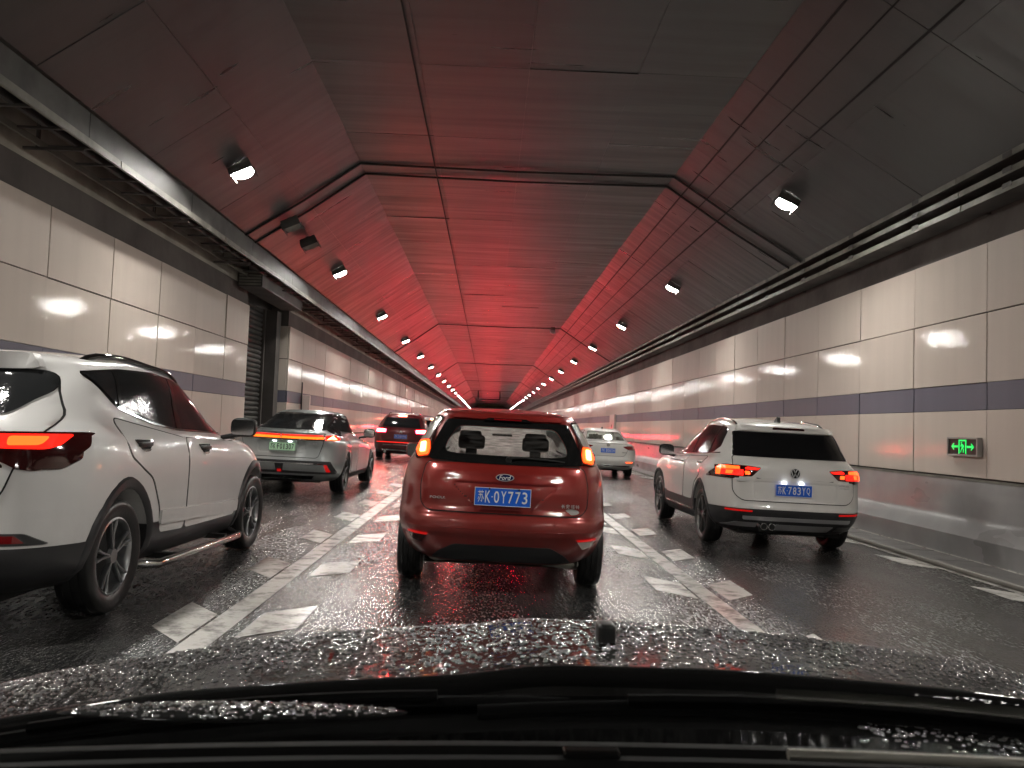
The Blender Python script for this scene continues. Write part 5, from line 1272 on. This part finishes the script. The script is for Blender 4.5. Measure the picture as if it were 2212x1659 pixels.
# ---------------------------------------------------------------- the viewer's own car
def own_car():
    root = thing('own_car', 'rain-beaded dark bonnet, wipers and dashboard of the car the view is from', 'car', (0, 0, 0))
    P = paint('dark_bonnet_paint', (.006, .006, .006), .0, .6, .15); P.node_tree.nodes['Principled BSDF'].inputs['Coat Weight'].default_value = .35; P.node_tree.nodes['Principled BSDF'].inputs['Specular IOR Level'].default_value = .02
    xs = np.array([-1.0, -.82, -.58, -.36, -.15, .0, .06, .30, .54, .80, .97, 1.15]); zs = np.array([.78, .84, .885, .925, .945, .955, .968, .968, .955, .930, .905, .84])
    def zh(x, y):
        b = np.interp(x, xs, zs) + .075*(1.55-y)/.55*1.0
        if y > 1.55: b -= .45*(y-1.55)**2
        return b
    X = np.linspace(-1.0, 1.15, 90); Y = np.linspace(.98, 2.3, 46)
    Zg = np.array([[zh(x, y) for x in X] for y in Y])
    k = np.array([1, 2, 3, 2, 1])/9.
    Zg = np.array([np.convolve(np.pad(r, 2, 'edge'), k, 'valid') for r in Zg])
    V = [(X[i], Y[j], Zg[j, i]) for j in range(len(Y)) for i in range(len(X))]; nx = len(X)
    Fc = [(j*nx+i, j*nx+i+1, (j+1)*nx+i+1, (j+1)*nx+i) for j in range(len(Y)-1) for i in range(nx-1)]
    hood = ob('bonnet', mesh_from(V, Fc), P, root, sm=60)
    md = hood.modifiers.new('s', 'SOLIDIFY'); md.thickness = .02; md.offset = -1
    bm = bmesh.new(); bm.from_mesh(hood.data); bvh = BVHTree.FromBMesh(bm); bm.free()
    # droplets: thousands of small caps of water on the bonnet
    rng = np.random.default_rng(3); V, Fc = [], []; n = 8
    def drop(c, N, r, h):
        T = N.orthogonal().normalized(); Bn = N.cross(T); b = len(V); sx = rng.uniform(.85, 1.25)
        for rr, hh in ((1, 0), (.72, .68)):
            for i in range(n):
                a = 2*math.pi*i/n; V.append(c+(T*math.cos(a)*sx+Bn*math.sin(a))*r*rr+N*h*hh)
        V.append(c+N*h)
        for i in range(n):
            Fc.append((b+i, b+(i+1) % n, b+n+(i+1) % n, b+n+i)); Fc.append((b+n+i, b+n+(i+1) % n, b+2*n))
    for i in range(18000):
        x = rng.uniform(-.95, 1.12); y = 1.0+.85*rng.random()**.8
        h = bvh.ray_cast(Vector((x, y, 3)), Vector((0, 0, -1)))
        if h[0] is None: continue
        r = min(.0058, .0011+.0011*rng.exponential()); drop(h[0]-h[1]*.0001, h[1], r, r*rng.uniform(.5, .85))
    wm, nt, b = new_mat('water_drops'); b.inputs['Base Color'].default_value = (.28, .285, .29, 1); b.inputs['Roughness'].default_value = .05; b.inputs['Metallic'].default_value = .6; b.inputs['Coat Weight'].default_value = 1.0; b.inputs['Coat IOR'].default_value = 1.7; b.inputs['IOR'].default_value = 1.5  # silvery base colour stands in for light the beads would gather
    d = ob('water_droplets', mesh_from(V, Fc), wm, hood, sm=80); d['kind'] = 'stuff'
    # washer nozzle standing on the bonnet
    nz = bmesh.new(); box(nz, .172, .198, 1.235, 1.275, zh(.185, 1.25)-.01, zh(.185, 1.25)+.028, bev=.006); ob('washer_nozzle', nz, M['black'], root, sm=60)
    # cowl panel under the screen and the wipers
    V, Fc = [], []; prof = [(1.03, .985), (1.005, 1.008), (.985, 1.012), (.93, 1.000), (.90, .985), (.84, .985)]
    Xc = np.linspace(-1.0, 1.15, 40)
    for x in Xc:
        dz = -.11*((x-.22)/1.0)**2
        for y, z in prof: V.append((x, y, z+dz))
    m = len(prof)
    for i in range(len(Xc)-1):
        for j in range(m-1): Fc.append((i*m+j, i*m+j+1, (i+1)*m+j+1, (i+1)*m+j))
    ob('cowl', mesh_from(V, Fc), pm('cowl_plastic', (.002, .002, .002), .9, spec=.03), root, sm=40)
    # domed patch in bonnet paint with its own beads, left of the centre
    bm = bmesh.new(); bmesh.ops.create_uvsphere(bm, u_segments=36, v_segments=14, radius=1)
    for v in bm.verts: v.co = Vector((-.245+v.co.x*.175, .868+v.co.y*.026+.0*v.co.x, 1.024+v.co.z*.006+v.co.x*.004))
    sc = ob('beaded_patch', bm, P, root, sm=80)
    V, Fc = [], []
    for i in range(420):
        a, q = rng.uniform(0, 6.283), rng.random()**.5*.95; x = q*math.cos(a); y = q*math.sin(a)
        drop(Vector((-.245+x*.175, .868+y*.026, 1.024+x*.004+.006*math.sqrt(1-q*q))), Vector((0, 0, 1)), min(.004, .0010+.0009*rng.exponential()), .0012)
    d2 = ob('patch_droplets', mesh_from(V, Fc), wm, sc, sm=80); d2['kind'] = 'stuff'
    V, Fc = [], []
    for i in range(1500):
        x = rng.uniform(.42, 1.1); y = rng.uniform(.92, 1.03) if rng.random() < .6 else rng.uniform(.86, 1.03)
        zc = np.interp(y, [.84, .90, .93, .985, 1.005, 1.03], [.985, .985, 1.0, 1.012, 1.008, .985])
        drop(Vector((x, y, zc-.11*((x-.22))**2)), Vector((0, 0, 1)), min(.006, .0015+.0014*rng.exponential()), .002)
    d2 = ob('cowl_droplets', mesh_from(V, Fc), wm, root, sm=80); d2['kind'] = 'stuff'
    def wip(x0, x1, y, z, bow):
        pts = [(x0+(x1-x0)*t, y+bow*math.sin(math.pi*t)*.5, z-.11*((x0+(x1-x0)*t-.22))**2+bow*.2*math.sin(math.pi*t)) for t in np.linspace(0, 1, 16)]
        bm = bmesh.new(); tube(bm, pts, .008, 6); a = ob('wiper_blade', bm, M['wiper'], root, sm=60)
        bm = bmesh.new(); tube(bm, [(p[0], p[1]-.012, p[2]+.012) for p in pts[3:13]], .006, 6); ob('wiper_arm', bm, M['wiper'], a, sm=60)
    wip(-.62, .10, .93, 1.022, .02); wip(.0, .80, .915, 1.020, .02)
    # windscreen
    V, Fc = [], []; nu, nv = 24, 12
    for j in range(nv+1):
        t = j/nv
        for i in range(nu+1):
            u = -1+2*i/nu; x = .22+u*(.86-.12*t); V.append((x, .84-.80*t-.10*u*u*(1-t*.5), 1.0+.60*t-.03*u*u))
    for j in range(nv):
        for i in range(nu): a = j*(nu+1)+i; Fc.append((a, a+1, a+nu+2, a+nu+1))
    ob('windscreen', mesh_from(V, Fc), M['screen'], root, sm=80)
    # dashboard with horizontal ridges
    V, Fc = [], []; prof = [(.80, .99), (.785, 1.030), (.776, 1.038)]
    y = .770
    for k in range(9):
        prof += [(y, 1.040-.002*k), (y-.010, 1.040-.002*k), (y-.014, 1.033-.002*k), (y-.022, 1.033-.002*k)]; y -= .026
    prof += [(.50, .98), (.44, .6)]
    Xd = np.linspace(-.75, 1.2, 30)
    for x in Xd:
        for yy, z in prof: V.append((x, yy-.05*((x-.22))**2, z-.03*((x-.22))**2))
    m = len(prof)
    for i in range(len(Xd)-1):
        for j in range(m-1): Fc.append((i*m+j, i*m+j+1, (i+1)*m+j+1, (i+1)*m+j))
    dm_ = pm('soft_black_dashboard', (.004, .004, .004), .7, spec=.15, bump=(300, .15, .0006))
    ob('dashboard', mesh_from(V, Fc), dm_, root, sm=40)
    bm = bmesh.new(); tube(bm, [(x, .735-.05*(x-.22)**2, 1.046-.03*(x-.22)**2) for x in np.linspace(.27, .62, 14)], .005, 6); ob('label_strip', bm, M['steel'], root, sm=60)  # grey tube standing in for the label strip on the dashboard
    bm = bmesh.new(); box(bm, .075, .125, .735, .75, 1.030, 1.044, bev=.003); ob('sensor_cap', bm, M['gloss'], root)
    return root
own_car()
